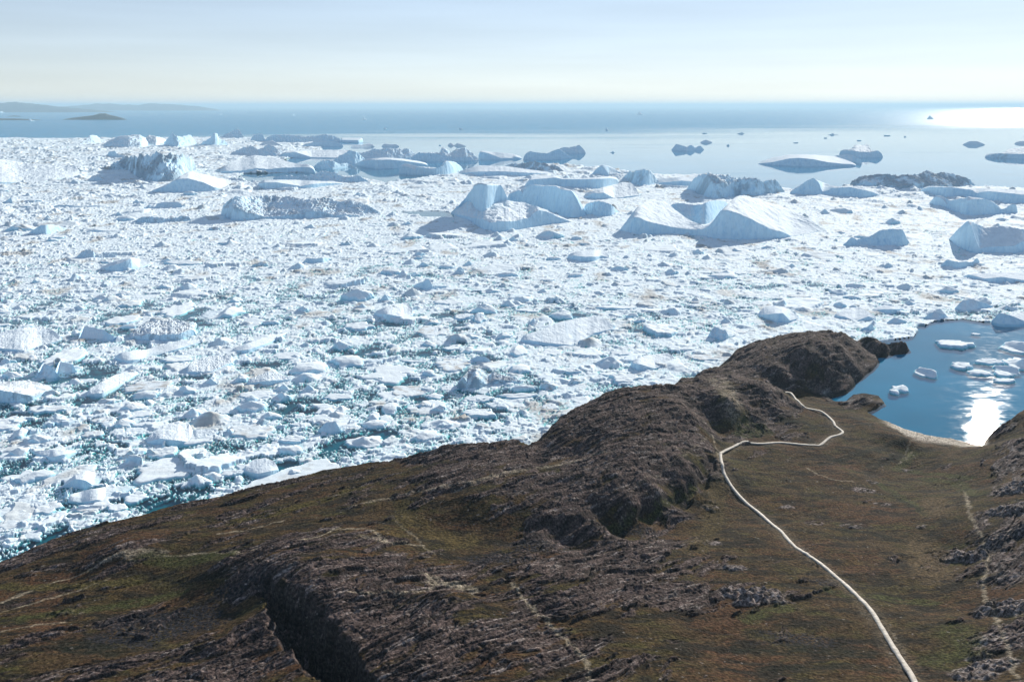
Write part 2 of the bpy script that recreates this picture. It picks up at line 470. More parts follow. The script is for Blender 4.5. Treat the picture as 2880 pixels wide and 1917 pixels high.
# ------------------------------------------------------------------ the land
# control points on the photograph: x, y, height above sea, rockiness
COAST = [(-700, 1560, 24), (-250, 1375, 24), (0, 1292, 24), (70, 1262, 24), (160, 1226, 22), (260, 1196, 24), (330, 1183, 24), (400, 1163, 24), (560, 1127, 26), (740, 1082, 28), (860, 1063, 32), (950, 1050, 36), (1040, 1024, 40), (1120, 1018, 40), (1180, 1013, 41), (1215, 1022, 40),
    (1242, 1016, 40), (1265, 985, 41), (1290, 962, 42), (1330, 938, 43), (1390, 908, 45), (1430, 893, 46), (1480, 886, 46), (1560, 886, 42), (1572, 872, 34), (1605, 866, 30), (1622, 852, 26), (1660, 842, 22), (1682, 832, 20), (1690, 810, 19), (1740, 785, 24), (1830, 764, 30), (1890, 761, 31), (1940, 766, 28), (1962, 777, 18), (1985, 776, 14), (2020, 766, 14), (2050, 762, 13), (2090, 762, 9), (2112, 764, 9), (2136, 769, 5),
    (2138, 780, 0.5), (2118, 792, 0.5), (2085, 801, 0.5), (2050, 808, 0.5), (2010, 815, 0.5), (2018, 836, 0.5), (1995, 858, 0.5), (1968, 874, 0.5), (1955, 893, 0.5), (1925, 905, 0.5), (1905, 910, 0.5), (1920, 922, 0.5), (1948, 922, 0.5),
    (1965, 906, 0.5), (1990, 903, 0.5), (2022, 910, 0.5), (2033, 925, 0.5), (2010, 940, 0.5), (1998, 948, 0.5), (2030, 965, 0.5), (2080, 985, 0.5), (2130, 1000, 0.5), (2190, 1008, 0.5), (2235, 1020, 0.5), (2262, 1024, 1.5), (2290, 990, 8), (2320, 968, 12), (2350, 946, 16), (2420, 915, 22), (2600, 880, 30), (2900, 860, 40), (3800, 850, 50), (6000, 850, 60), (8500, 1000, 70),
    (8500, 2600, 90), (3400, 3000, 110), (-1500, 3000, 60), (-1500, 1800, 26)]
INNER = [  # x, y, z, rock
    (1840, 790, 34, .95), (1760, 812, 31, .95), (1900, 795, 33, .95), (1870, 815, 31, .9), (1940, 800, 27, .95), (1800, 850, 27, .9), (1720, 850, 25, .9), (1900, 850, 18, .95), (1960, 850, 9, 1), (1800, 885, 15, .8), (1860, 892, 7, .6), (1900, 893, 3, .7), (2040, 785, 14, 1), (2085, 780, 12, 1), (2112, 776, 9, 1), (1990, 800, 6, 1),
    (1640, 870, 30, .9), (1700, 878, 36, .8), (1680, 915, 37, .55), (1760, 890, 31, .9), (1800, 905, 22, .95), (1812, 935, 13, .8), (1770, 965, 15, .9), (1730, 985, 17, .9), (1690, 1010, 19, .9), (1655, 1000, 20, .6), (1640, 960, 26, .7), (1600, 900, 38, .8), (1650, 880, 34, .8),
    (1500, 905, 47, .95), (1560, 920, 47, .95), (1590, 950, 46, .9), (1440, 950, 51, .95), (1520, 980, 49, .9), (1350, 970, 49, .95), (1300, 1010, 48, 1), (1400, 1030, 52, .85), (1330, 1050, 44, .8),
    (1620, 1010, 34, .85), (1630, 1050, 32, .9), (1590, 1090, 36, 1), (1560, 1050, 43, .9), (1500, 1110, 45, .9), (1450, 1140, 46, .9), (1380, 1190, 47, .9), (1260, 1200, 47, .9), (1250, 1240, 46, 1),
    (1625, 1125, 25, .2), (1570, 1165, 27, .4), (1500, 1205, 29, .5), (1400, 1245, 31, .6), (1290, 1262, 36, .7), (1450, 1240, 34, .7),
    (1665, 1042, 22, .1), (1750, 1020, 15, .05), (1890, 1024, 11, .05), (1936, 992, 8.5, .05), (1900, 955, 7, .05), (1830, 912, 8, .05), (1870, 905, 5, .1), (1920, 935, 4, .1), (1980, 915, 5, 1), (2005, 920, 5, 1), (1970, 935, 3, .9), (1990, 965, 6, .05), (2050, 990, 7, .05), (2085, 1005, 8.5, .1), (2100, 1015, 2, .1), (2140, 1010, 1.2, 0), (2190, 1016, 1.2, 0),
    (1900, 1070, 12, .05), (2000, 1040, 9.5, .05), (2040, 1030, 5, .2), (2080, 1040, 3, .1), (2050, 1060, 5, .3), (2070, 1075, 2.5, .3), (1960, 1090, 14, .1), (2030, 1100, 8, .2), (2150, 1060, 5, .1), (2230, 1050, 8, .1), (2290, 1060, 18, .6), (2340, 1010, 24, .8), (2280, 1120, 20, .5), (2356, 1100, 35, .8), (2200, 1120, 13, .1), (2100, 1150, 16, .1),
    (1700, 1120, 23, .05), (1800, 1150, 21, .05), (1900, 1160, 21, .1), (1720, 1220, 31, .15), (1850, 1270, 35, .15), (2000, 1250, 30, .1), (2150, 1250, 28, .05), (2250, 1270, 33, .5), (2220, 1285, 33, .8), (2310, 1280, 42, .7), (2450, 1200, 60, .8),
    (1720, 1370, 48, .75), (1600, 1330, 44, .5), (1650, 1270, 38, .5), (2000, 1390, 45, .1), (1850, 1420, 50, .12), (2150, 1400, 42, .05), (2300, 1400, 50, .3), (2380, 1420, 62, .8), (2070, 1530, 56, .1), (1850, 1560, 60, .15), (2250, 1530, 58, .45), (2350, 1560, 64, .5), (1700, 1500, 56, .15), (2500, 1560, 78, .6),
    (1150, 1080, 50, .7), (1000, 1100, 47, .7), (1120, 1150, 52, .55), (900, 1120, 42, .5), (800, 1150, 42, .5), (950, 1200, 46, .15), (1050, 1230, 45, .05), (1180, 1240, 44, .2), (1000, 1280, 50, .5), (860, 1240, 52, .7), (1150, 1290, 48, .5), (1300, 1310, 50, .8), (1450, 1300, 46, .85), (1530, 1250, 38, .8),
    (1250, 1350, 55, .7), (1450, 1380, 56, .85), (1550, 1420, 56, .4), (1380, 1440, 60, .5), (1200, 1420, 60, .6), (1300, 1500, 63, .75), (1150, 1500, 66, .8), (1450, 1540, 66, .6), (1560, 1530, 64, .3), (1000, 1500, 66, .85), (900, 1560, 68, .95), (1050, 1560, 68, .8),
    (1000, 1340, 64, .35), (1080, 1350, 62, .35), (940, 1350, 63, .5), (1000, 1388, 53, .9), (1090, 1388, 53, .8), (930, 1395, 55, .9), (900, 1420, 60, .9), (800, 1350, 62, .8), (700, 1290, 60, .7), (620, 1300, 58, .8), (700, 1350, 62, .9), (780, 1420, 62, .9),
    (600, 1200, 38, .5), (650, 1160, 36, .4), (450, 1200, 34, .4), (700, 1220, 46, .4), (500, 1260, 44, .3), (400, 1290, 40, .1), (300, 1240, 40, .5), (260, 1270, 43, .6), (330, 1270, 42, .6), (160, 1260, 32, .5), (200, 1290, 35, .4), (300, 1310, 39, .7), (100, 1300, 33, .2), (0, 1350, 36, .2), (150, 1340, 37, .3), (480, 1310, 50, .8), (560, 1350, 50, .95), (430, 1350, 43, .15),
    (250, 1400, 42, .1), (100, 1400, 41, .35), (0, 1430, 44, .35), (350, 1430, 45, .75), (200, 1450, 46, .6), (450, 1400, 46, .3), (560, 1400, 50, .3), (300, 1480, 48, .3), (100, 1500, 50, .4), (0, 1540, 52, .4), (450, 1500, 53, .6), (600, 1480, 57, .8), (500, 1550, 58, .85), (300, 1560, 56, .8), (660, 1550, 60, .5), (150, 1560, 55, .5), (-200, 1450, 42, .4), (-200, 1600, 54, .4), (300, 1700, 66, .6), (900, 1700, 74, .8), (1500, 1700, 74, .4), (2100, 1700, 70, .3), (2600, 1800, 95, .5)]
S_ = 1.2224
def place3(x, y, z):
    X, Y = G(x * S_, y * S_, z)
    return float(X), float(Y)
COAST_W = [place3(*p) for p in COAST]
_c = [(*place3(x, y, z), z, (0.9 if 10 < i < 45 or i < 4 else 0.55) if z > 3 else (0.95 if 40 <= i <= 56 else 0.1)) for i, (x, y, z) in enumerate(COAST)] + [(*place3(x, y, z), z, r) for x, y, z, r in INNER]
CTRL = np.array(_c)
def _kern(d2): return np.sqrt(d2 + 36.0)
_A = _kern((CTRL[:, None, 0] - CTRL[None, :, 0]) ** 2 + (CTRL[:, None, 1] - CTRL[None, :, 1]) ** 2)
_n = len(CTRL)
_M = np.zeros((_n + 3, _n + 3)); _M[:_n, :_n] = _A - np.eye(_n) * 2.0; _M[:_n, _n:] = np.stack([np.ones(_n), CTRL[:, 0] / 100, CTRL[:, 1] / 100], 1); _M[_n:, :_n] = _M[:_n, _n:].T
_W = np.linalg.solve(_M, np.vstack([CTRL[:, 2:4], np.zeros((3, 2))]))
def base_fields(X, Y):
    s = X.shape; X, Y = X.ravel(), Y.ravel()
    out = np.zeros((len(X), 2))
    for a in range(0, len(X), 20000):
        x, y = X[a:a + 20000], Y[a:a + 20000]
        k = _kern((x[:, None] - CTRL[None, :, 0]) ** 2 + (y[:, None] - CTRL[None, :, 1]) ** 2)
        out[a:a + 20000] = k @ _W[:_n] + np.stack([np.ones(len(x)), x / 100, y / 100], 1) @ _W[_n:]
    return out[:, 0].reshape(s), out[:, 1].reshape(s)

_a, _b = place3(600, 1420, 56), place3(1620, 1105, 28)
_t = math.hypot(_b[0] - _a[0], _b[1] - _a[1])
SX, SY = (_b[0] - _a[0]) / _t, (_b[1] - _a[1]) / _t          # strike of the rock layers
RAVINE = [place3(*p) for p in [(598, 1362, 50), (636, 1393, 51), (665, 1425, 53), (702, 1470, 55), (742, 1520, 57), (784, 1572, 59), (830, 1660, 63)]]
RAV_DEPTH = [4, 13, 21, 27, 30, 32, 34]
RAV_W = [3, 5, 7, 9, 9, 8, 8]
FAULT = [place3(*p) for p in [(1240, 1250, 36), (1400, 1236, 33), (1475, 1205, 31), (1560, 1160, 29), (1612, 1118, 27), (1640, 1060, 29)]]

OUTCROPS = [(1735, 1362, 9, 3.0, 50), (1765, 1348, 4, 2.0, 50), (1715, 1385, 4, 2, 50), (2225, 1285, 8, 3.5, 34), (2205, 1262, 3, 1.5, 33), (2330, 1180, 9, 3, 36), (2310, 1240, 8, 3, 40), (2340, 1130, 9, 3, 33), (2270, 1480, 4, 1.2, 56), (2250, 1510, 3.5, 1.2, 58), (2290, 1530, 5, 1.4, 60), (2240, 1550, 6, 1.3, 60), (2330, 1390, 10, 4, 56),
    (1690, 1300, 4, 1.2, 42), (1640, 1240, 4, 1.0, 36), (2085, 1075, 3, 1, 6), (2030, 1165, 3.5, .8, 17), (1985, 1128, 5, .8, 15), (2010, 1110, 3, .6, 12), (1640, 1160, 4, 1, 27), (1960, 1210, 4, .7, 25), (1870, 1195, 4, .7, 27), (2115, 1215, 3, .6, 25), (1810, 1165, 3, .5, 22)]
OUTCROP_W = [(*place3(x, y, z), r, h) for x, y, r, h, z in OUTCROPS]
def land_detail(X, Y, base, rock):
    a = (X * SX + Y * SY); b = (-X * SY + Y * SX)
    wa = a + 14 * fbm(X / 60, Y / 60, 201, 2); wb = b + 9 * fbm(X / 45, Y / 45, 202, 3)
    rk = np.clip(rock, 0, 1)
    rn = rk * 0.9 + 1.05 * fbm(wa / 48, wb / 13, 210, 5, 0.65)
    rockm = smooth(0.45, 0.60, rn)
    rid = ridged(wa / 50, wb / 9, 220, 5, 0.6)
    z = base + rockm * (rid - 0.45) * 2.4 * (0.45 + 0.55 * rk)
    # ledges: rock layers breaking off towards the camera
    led = (wb / 7.5 + 1.6 * gn(wa / 50, wb / 30, 230)) % 1.0
    z = z + rockm * (led * 1.0 - smooth(0.80, 0.98, led) * 1.0) * 1.5 * smooth(-0.15, 0.3, gn(wa / 40, wb / 16, 231))
    # jointed slabs: blocks along the strike, each with its own tilt and step
    for cs, am, sd in ((9.0, 0.75, 233), (3.2, 0.45, 236)):
        e, idv, ox, oy = worley(wa / (cs * 4.5), wb / cs, sd)
        z = z + rockm * am * (((idv * 7.7) % 1 - 0.5) * 1.5 + ((idv * 31.3) % 1 - 0.5) * ox * 2.6 + ((idv * 91.7) % 1 - 0.35) * oy * 3.0)
        z = z - rockm * am * 0.7 * smooth(0.07, 0.0, e)
    on1 = 0.5 * fbm(X / 7, Y / 7, 290, 3); on2 = 0.7 + 0.5 * gn(X / 3, Y / 3, 291)
    for ocx, ocy, orad, oh in OUTCROP_W:
        dd_ = np.hypot((X - ocx) / 1.6, Y - ocy) / orad + on1
        om = smooth(1.0, 0.55, dd_)
        rockm = np.maximum(rockm, smooth(1.1, 0.8, dd_)); z = z + om * oh * on2
    z = z + 1.4 * fbm(X / 38, Y / 38, 240, 3) * (0.35 + 0.65 * rk) + 0.9 * (1 - rockm) * fbm(wa / 26, wb / 8, 241, 4)
    z = z + (0.20 + 0.35 * rockm) * fbm(X / 4.5, Y / 4.5, 250, 4, 0.6) + 0.22 * fbm(X / 1.6, Y / 1.6, 260, 2) * (0.5 + rockm)
    # ravine
    d, t = seg_dist(X + 2.5 * gn(X / 9, Y / 9, 270) + 1.6 * gn(X / 3, Y / 3, 275), Y + 2.5 * gn(X / 9, Y / 9, 271) + 1.6 * gn(X / 3, Y / 3, 276), RAVINE)
    dep = np.interp(t, range(len(RAV_DEPTH)), RAV_DEPTH); wd = np.interp(t, range(len(RAV_W)), RAV_W)
    rav = smooth(1.2, 0.2, d / wd)
    z = z - dep * rav * (1 + 0.22 * gn(X / 3.5, Y / 3.5, 273)) - (rav > 0.02) * 1.5 * gn(X / 1.8, Y / 1.8, 274) * rav
    d2, t2 = seg_dist(X, Y, FAULT)
    z = z - 3.5 * smooth(5.0, 1.5, d2 + 1.5 * gn(X / 8, Y / 8, 280)) * smooth(0, 0.3, t2)
    rockm = np.maximum(rockm, smooth(0.05, 0.4, rav) * 0.9)
    return z, rockm, rid

def land_height(X, Y, full=False):
    X = np.asarray(X, float); Y = np.asarray(Y, float)
    base, rock = base_fields(X, Y)
    wx = X + 3.0 * fbm(X / 16, Y / 16, 301, 3); wy = Y + 3.0 * fbm(X / 16, Y / 16, 302, 3)
    d, _ = seg_dist(wx, wy, COAST_W, True)
    ins = inside(wx, wy, COAST_W)
    dd = np.where(ins, -d, d)
    z, rockm, rid = land_detail(X, Y, base, rock)
    shore = smooth(0, 14, -dd)                      # calm the relief at the waterline, where the land is low
    lowland = smooth(10, 3, base)
    z = z * (1 - lowland) + lowland * (base + (z - base) * shore)
    z = np.where(dd > 0, z - 1.15 * dd - 0.4, z)
    z = np.maximum(z, -6)
    if full: return z, rockm, rid, dd, base, rock
    return z

def on_land(x, y, z0=30.0, it=14):
    """World point of the land seen at a photo point (first-view coordinates)."""
    x = np.atleast_1d(np.asarray(x, float)) * S_; y = np.atleast_1d(np.asarray(y, float)) * S_
    z = np.full(x.shape, z0)
    for _ in range(it):
        X, Y = G(x, y, z)
        b, _r = base_fields(X, Y)
        z = 0.5 * z + 0.5 * b
    X, Y = G(x, y, z)
    return X, Y, z

PATH = [(1803, 900), (1818, 908), (1834, 922), (1848, 936), (1866, 943), (1888, 949), (1905, 959), (1917, 970), (1922, 980), (1938, 993), (1932, 1000), (1910, 1006), (1893, 1019), (1882, 1024), (1850, 1023), (1815, 1020), (1785, 1018), (1750, 1021), (1712, 1020), (1690, 1027), (1661, 1041), (1658, 1052), (1663, 1078), (1672, 1100), (1690, 1130), (1716, 1158), (1745, 1180), (1775, 1205), (1798, 1222), (1815, 1242), (1840, 1265), (1868, 1282), (1892, 1300), (1922, 1326), (1955, 1355), (1985, 1383), (2005, 1405), (2030, 1447), (2062, 1500), (2083, 1533), (2106, 1572), (2140, 1650)]
TRAILS = [([(0, 1385), (120, 1340), (200, 1312), (262, 1280), (330, 1262), (365, 1278), (450, 1272), (560, 1268), (700, 1240), (780, 1215), (860, 1220), (890, 1252), (940, 1250), (970, 1255)], 1.1, .8),
    ([(0, 1408), (130, 1372), (200, 1350), (255, 1328)], .8, .6), ([(900, 1185), (930, 1215), (958, 1235), (970, 1255), (1000, 1275)], .7, .4), ([(890, 1252), (870, 1240), (830, 1232)], 2.0, .6),
    ([(800, 1165), (870, 1150), (940, 1135), (1000, 1125), (1080, 1110), (1190, 1085), (1330, 1060)], 1.6, .6), ([(800, 1360), (900, 1365), (960, 1362), (1010, 1350)], 1.0, .6),
    ([(1180, 1340), (1200, 1380), (1250, 1420), (1290, 1460), (1345, 1510), (1360, 1568)], 1.0, .8), ([(1855, 1075), (1880, 1090), (1920, 1105), (1960, 1108)], .8, .7),
    ([(2220, 1130), (2230, 1180), (2260, 1240), (2275, 1290), (2262, 1340), (2270, 1390), (2300, 1440), (2320, 1490), (2340, 1560)], 1.1, .7), ([(2052, 1455), (2078, 1500), (2076, 1540)], .7, .35),
    ([(1640, 1000), (1648, 1030), (1655, 1060)], .6, .8), ([(1450, 1130), (1560, 1060), (1600, 1030), (1640, 1000)], .6, .3), ([(0, 1450), (60, 1440), (150, 1430)], .9, .6), ([(500, 1230), (600, 1212), (650, 1200)], 1.0, .7),
    ([(2070, 1065), (2082, 1058), (2098, 1040)], 1.0, 1.4), ([(2100, 1010), (2088, 1035), (2065, 1070)], .7, .5)]
SAND = [((255, 1278), (358, 1272), 5, .7), ((1050, 1125), (1190, 1086), 2.2, .5), ((1290, 1062), (1400, 1040), 1.5, .5), ((985, 1335), (1085, 1362), 6, .9), ((1645, 872), (1690, 950), 13, .6), ((1430, 890), (1480, 885), 4, .2)]

WILLOW_AND_SHADE, MOSS, SOIL = (0.014, 0.015, 0.010), (0.044, 0.047, 0.016), (0.085, 0.060, 0.032)
BANKS = [([(1890, 1068), (1950, 1052), (2010, 1036), (2060, 1018), (2095, 1010)], 4.5, WILLOW_AND_SHADE), ([(2000, 1075), (2035, 1062), (2070, 1045)], 5, WILLOW_AND_SHADE), ([(2065, 1080), (2100, 1045), (2080, 1060)], 4, MOSS),  # dark strips along the bluff: its shade painted in with the willow
         ([(2020, 1110), (2060, 1135), (2100, 1160), (2130, 1180)], 4.5, MOSS), ([(2060, 1140), (2100, 1165), (2125, 1178)], 2.5, WILLOW_AND_SHADE), ([(2130, 1100), (2200, 1110), (2250, 1135)], 6, MOSS), ([(2100, 1085), (2170, 1090), (2230, 1100)], 5, MOSS),
         ([(1900, 1215), (1990, 1225), (2060, 1240), (2110, 1250)], 4, WILLOW_AND_SHADE), ([(1870, 1200), (1930, 1195), (1980, 1205)], 5, (0.030, 0.018, 0.014)), ([(2120, 1245), (2140, 1290), (2150, 1330)], 12, SOIL), ([(2150, 1150), (2160, 1180)], 10, SOIL),
         ([(1720, 960), (1700, 1000), (1760, 990)], 7, MOSS), ([(1800, 960), (1850, 970), (1880, 985)], 4, WILLOW_AND_SHADE), ([(1700, 1500), (1850, 1490), (2000, 1505)], 5, WILLOW_AND_SHADE), ([(1750, 1540), (1900, 1530), (2040, 1540)], 4, WILLOW_AND_SHADE), ([(1900, 1360), (2000, 1372), (2150, 1385)], 4, MOSS),
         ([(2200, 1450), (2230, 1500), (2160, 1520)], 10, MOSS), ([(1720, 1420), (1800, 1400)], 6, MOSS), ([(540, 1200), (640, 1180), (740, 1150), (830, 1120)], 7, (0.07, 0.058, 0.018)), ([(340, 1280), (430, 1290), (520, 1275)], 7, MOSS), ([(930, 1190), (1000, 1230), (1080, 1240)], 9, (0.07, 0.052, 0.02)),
         ([(150, 1480), (260, 1500)], 8, WILLOW_AND_SHADE), ([(0, 1350), (200, 1345), (330, 1335)], 5, (0.062, 0.052, 0.018)), ([(60, 1420), (220, 1400), (420, 1360)], 6, MOSS), ([(1380, 1210), (1500, 1180), (1600, 1110)], 2.5, MOSS), ([(1650, 1120), (1640, 1200), (1600, 1260)], 9, (0.06, 0.045, 0.02))]

def land():
    rows = np.concatenate([np.linspace(905, 1300, 360, endpoint=False), np.linspace(1300, 2330, 620, endpoint=False), np.linspace(2330, 2700, 30)])
    cols = np.concatenate([np.linspace(-800, -30, 60, endpoint=False), np.linspace(-30, 2910, 1400, endpoint=False), np.linspace(2910, 3600, 90, endpoint=False), np.linspace(3600, 8000, 110)])
    px, py = np.meshgrid(cols, rows)
    X, Y = G(px, py, 30.0)
    # bring rows on slopes nearer the points they show: one correction by the smooth base
    z, rockm, rid, dd, base, rock = land_height(X, Y, True)
    veg = np.array([0.052, 0.034, 0.0165]); olive = np.array([0.048, 0.038, 0.015]); rust = np.array([0.068, 0.033, 0.018]); dark = np.array([0.015, 0.0135, 0.010])
    n1 = fbm(X / 60, Y / 40, 501, 4); n2 = fbm(X / 22, Y / 14, 502, 4, 0.6); n3 = fbm(X / 7, Y / 4, 503, 3, 0.6)
    def mix(a, b, t): return a * (1 - t[..., None]) + b * t[..., None]
    c = mix(np.broadcast_to(veg, X.shape + (3,)), olive, smooth(0.0, 0.35, n2 + 0.5 * n1))
    c = mix(c, rust, smooth(0.0, 0.4, -n1 + 0.6 * n3) * 0.7)
    c = mix(c, np.array([0.046, 0.045, 0.014]), smooth(0.18, 0.48, fbm(X / 34, Y / 20, 505, 4, 0.6)) * 0.7)
    c = mix(c, np.array([0.075, 0.05, 0.017]), smooth(0.22, 0.5, fbm(X / 27, Y / 30, 506, 4, 0.6)) * 0.6)
    c = mix(c, dark, smooth(-0.05, 0.2, fbm(X / 26, Y / 9, 504, 6, 0.72)) * 0.9)
    a = (X * SX + Y * SY); b = (-X * SY + Y * SX)
    grey = np.array([0.084, 0.062, 0.056]); pale = np.array([0.30, 0.26, 0.24]); dk = np.array([0.027, 0.021, 0.020])
    r = mix(np.broadcast_to(grey, X.shape + (3,)), dk, smooth(0.16, -0.16, fbm(a / 24, b / 4, 510, 5, 0.68)) * 0.9)
    r = mix(r, pale, smooth(0.10, 0.4, fbm(a / 19, b / 1.9, 511, 5, 0.7)) * 0.6)
    opale = np.zeros(X.shape)
    for ocx, ocy, orad, oh in OUTCROP_W:
        opale = np.maximum(opale, smooth(1.3, 0.7, np.hypot((X - ocx) / 1.6, Y - ocy) / orad))
    r = mix(r, pale, opale * smooth(-0.25, 0.3, fbm(X / 3, Y / 2, 513, 3, 0.7)) * 0.75)
    r = mix(r, pale, smooth(2150 * S_, 2330 * S_, px) * (z > 12) * smooth(-0.1, 0.4, fbm(X / 6, Y / 4, 514, 4, 0.7)) * 0.5)  # rock paled towards the right edge, haze glare painted into its colour
    cover = rockm * smooth(-0.30, 0.10, fbm(a / 12, b / 4, 512, 4, 0.65) + 0.5 * rock)
    c = mix(c, r, cover)
    sand = np.array([0.40, 0.34, 0.25])
    tnx, tny, tnk = X + 1.2 * gn(X / 5, Y / 5, 520), Y + 1.2 * gn(X / 5, Y / 5, 521), 0.7 + 0.45 * gn(X / 5, Y / 5, 522)
    bnx, bny = X + 4 * fbm(X / 10, Y / 10, 550, 3), Y + 4 * fbm(X / 10, Y / 10, 551, 3)
    for pts, w, k in TRAILS:
        tx, ty, _ = on_land([p[0] for p in pts], [p[1] for p in pts])
        d, _t2 = seg_dist(tnx, tny, list(zip(tx, ty)))
        c = mix(c, sand * 0.75, smooth(w * 1.3, w * 0.4, d) * np.clip(k * 0.95 * tnk, 0, 0.95))
    for p, q, w, k in SAND:
        tx, ty, _ = on_land([p[0], q[0]], [p[1], q[1]])
        d, _t2 = seg_dist(X + 5 * fbm(X / 9, Y / 9, 530, 3), Y + 5 * fbm(X / 9, Y / 9, 531, 3), list(zip(tx, ty)))
        c = mix(c, sand * 0.7, smooth(w, w * 0.3, d) * k * smooth(-0.5, 0.3, n3))
    qn = 9 * fbm(X / 12, Y / 8, 540, 4, 0.65); qm = smooth(-0.35, 0.05, gn(X / 1.3, Y / 1.3, 541)) * 0.9
    for qx, qy, qr in ((370, 1440, 17), (420, 1425, 12), (310, 1470, 12), (1140, 1287, 9), (1230, 1255, 10), (1450, 1215, 7), (560, 1345, 9), (2150, 1330, 6), (1900, 1340, 6), (1835, 1470, 10), (2330, 1240, 9)):
        tx, ty, _ = on_land([qx], [qy])
        d = np.hypot((X - tx[0]) * 0.55, Y - ty[0]) + qn
        c = mix(c, np.array([0.020, 0.020, 0.024]), smooth(qr, qr * 0.6, d) * qm)
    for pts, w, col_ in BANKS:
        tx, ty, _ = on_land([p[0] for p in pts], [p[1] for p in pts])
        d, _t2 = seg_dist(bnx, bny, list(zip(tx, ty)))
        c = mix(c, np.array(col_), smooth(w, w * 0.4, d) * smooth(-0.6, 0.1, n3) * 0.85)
    # worn verge along the path
    tx, ty, _ = on_land([p[0] for p in PATH], [p[1] for p in PATH])
    dpath, _t2 = seg_dist(X, Y, list(zip(tx, ty)))
    c = mix(c, np.array([0.11, 0.09, 0.065]), smooth(7, 1.0, dpath + 3 * n2) * 0.45)
    # fresh broken rock on the steepest walls
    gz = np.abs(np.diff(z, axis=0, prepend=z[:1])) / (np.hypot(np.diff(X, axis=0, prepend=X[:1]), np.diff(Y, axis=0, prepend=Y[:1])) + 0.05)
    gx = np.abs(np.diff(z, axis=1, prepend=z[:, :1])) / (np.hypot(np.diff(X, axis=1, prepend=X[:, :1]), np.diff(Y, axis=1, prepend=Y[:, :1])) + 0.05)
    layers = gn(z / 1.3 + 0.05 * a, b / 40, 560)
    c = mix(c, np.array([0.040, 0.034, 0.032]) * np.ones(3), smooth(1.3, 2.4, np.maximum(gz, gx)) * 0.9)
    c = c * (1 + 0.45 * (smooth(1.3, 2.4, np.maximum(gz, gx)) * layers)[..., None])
    # beaches
    bx = np.array([0.46, 0.41, 0.34])
    shallow = smooth(24, 9, -dd + 4 * n2) * smooth(4.2, 2.4, z) * (rock < 0.6)
    south = smooth(2025 * S_, 2080 * S_, px)
    c = mix(c, bx, np.clip(shallow * south, 0, 1) * 0.95)
    pb, _ = seg_dist(X, Y, [place3(1890, 900, 1), place3(1950, 924, 1)])
    c = mix(c, np.array([0.17, 0.165, 0.16]), smooth(9, 4, pb) * smooth(5, 2, z))
    # dark band of wet rock at the waterline
    c = mix(c, np.array([0.012, 0.011, 0.010]), smooth(2.2, 0.6, z) * smooth(0.5, 0.8, rock) * 0.8)
    V = np.stack([X, Y, z], -1).reshape(-1, 3)
    keep = z > -5.5
    m, nt = mat('tundra_and_rock')
    at = nd(nt, 'ShaderNodeAttribute', attribute_name='tint')
    v = coords(nt)
    na = noise(nt, v, 1 / 1.3, 5, 0.65)
    nb = noise(nt, v, 1 / 6.0, 4, 0.6)
    vv = nd(nt, 'ShaderNodeTexVoronoi', i_Scale=0.55); lk(nt, v, vv.inputs['Vector'])
    col = mixc(nt, 1.0, at.outputs['Color'], ramp(nt, na, [(0.34, 0.25), (0.5, 0.9), (0.64, 1.9)]), 'MULTIPLY')
    col = mixc(nt, 1.0, col, ramp(nt, nb, [(0.3, 0.8), (0.7, 1.2)]), 'MULTIPLY')
    st = noise(nt, v, 1 / 2.4, 2, 0.5)
    col = mixc(nt, ramp(nt, st, [(0.70, 0.0), (0.74, 0.7)]), col, (0.20, 0.18, 0.165))
    col = mixc(nt, ramp(nt, st, [(0.26, 0.75), (0.33, 0.0)]), col, (0.012, 0.011, 0.010))
    nrm = bump(nt, na, 0.8, 0.95, bump(nt, vv.outputs['Distance'], 0.35, 0.5))
    finish(nt, col, 0.95, nrm, 0.04)
    q = grid_quads(len(rows), len(cols), keep)
    V, q, cc = compact(V, q, c.reshape(-1, 3))
    o = link('ground', V, q[:, ::-1], m, col=cc)
    tag(o, kind='structure')
land()

# ------------------------------------------------------------------ the pale walkway through the valley
def ribbon(name, pts, width, thick, material):
    xs, ys, _ = on_land([p[0] for p in pts], [p[1] for p in pts])
    n = len(xs)
    # Catmull-Rom through the surveyed points
    out = []
    for i in range(n - 1):
        p0, p1, p2, p3 = [np.array((xs[j], ys[j])) for j in (max(i - 1, 0), i, i + 1, min(i + 2, n - 1))]
        k = max(3, int(np.hypot(*(p2 - p1)) / 2.0))
        for t in np.arange(k) / k:
            out.append(0.5 * ((2 * p1) + (p2 - p0) * t + (2 * p0 - 5 * p1 + 4 * p2 - p3) * t * t + (3 * p1 - p0 - 3 * p2 + p3) * t ** 3))
    out.append(np.array((xs[-1], ys[-1])))
    c = np.array(out)
    tg = np.gradient(c, axis=0); tg /= np.linalg.norm(tg, axis=1)[:, None]
    nr = np.stack([-tg[:, 1], tg[:, 0]], 1)
    hs = np.max([land_height((c + nr * o)[:, 0], (c + nr * o)[:, 1]) for o in (-width / 2, 0, width / 2)], axis=0)
    ks = 9; pad = np.pad(hs, ks, mode='edge')
    hs = np.maximum(np.convolve(pad, np.ones(2 * ks + 1) / (2 * ks + 1), 'valid'), hs * 0 + hs - 0.1) + 0.22
    w = width / 2 * (1 + 0.22 * gn(np.arange(len(c)) * 0.35, np.zeros(len(c)), 77))
    prof = []
    for off, dz in ((-1, -thick), (-1, 0), (1, 0), (1, -thick)):
        pp = c + nr * (off * w)[:, None]
        prof.append(np.column_stack([pp, hs + dz]))
    V = np.stack(prof, 1).reshape(-1, 3)
    return link(name, V, grid_quads(len(c), 4)[:, ::-1], material, smooth_shade=False)
m, nt = mat('pale_walkway')
v = coords(nt)
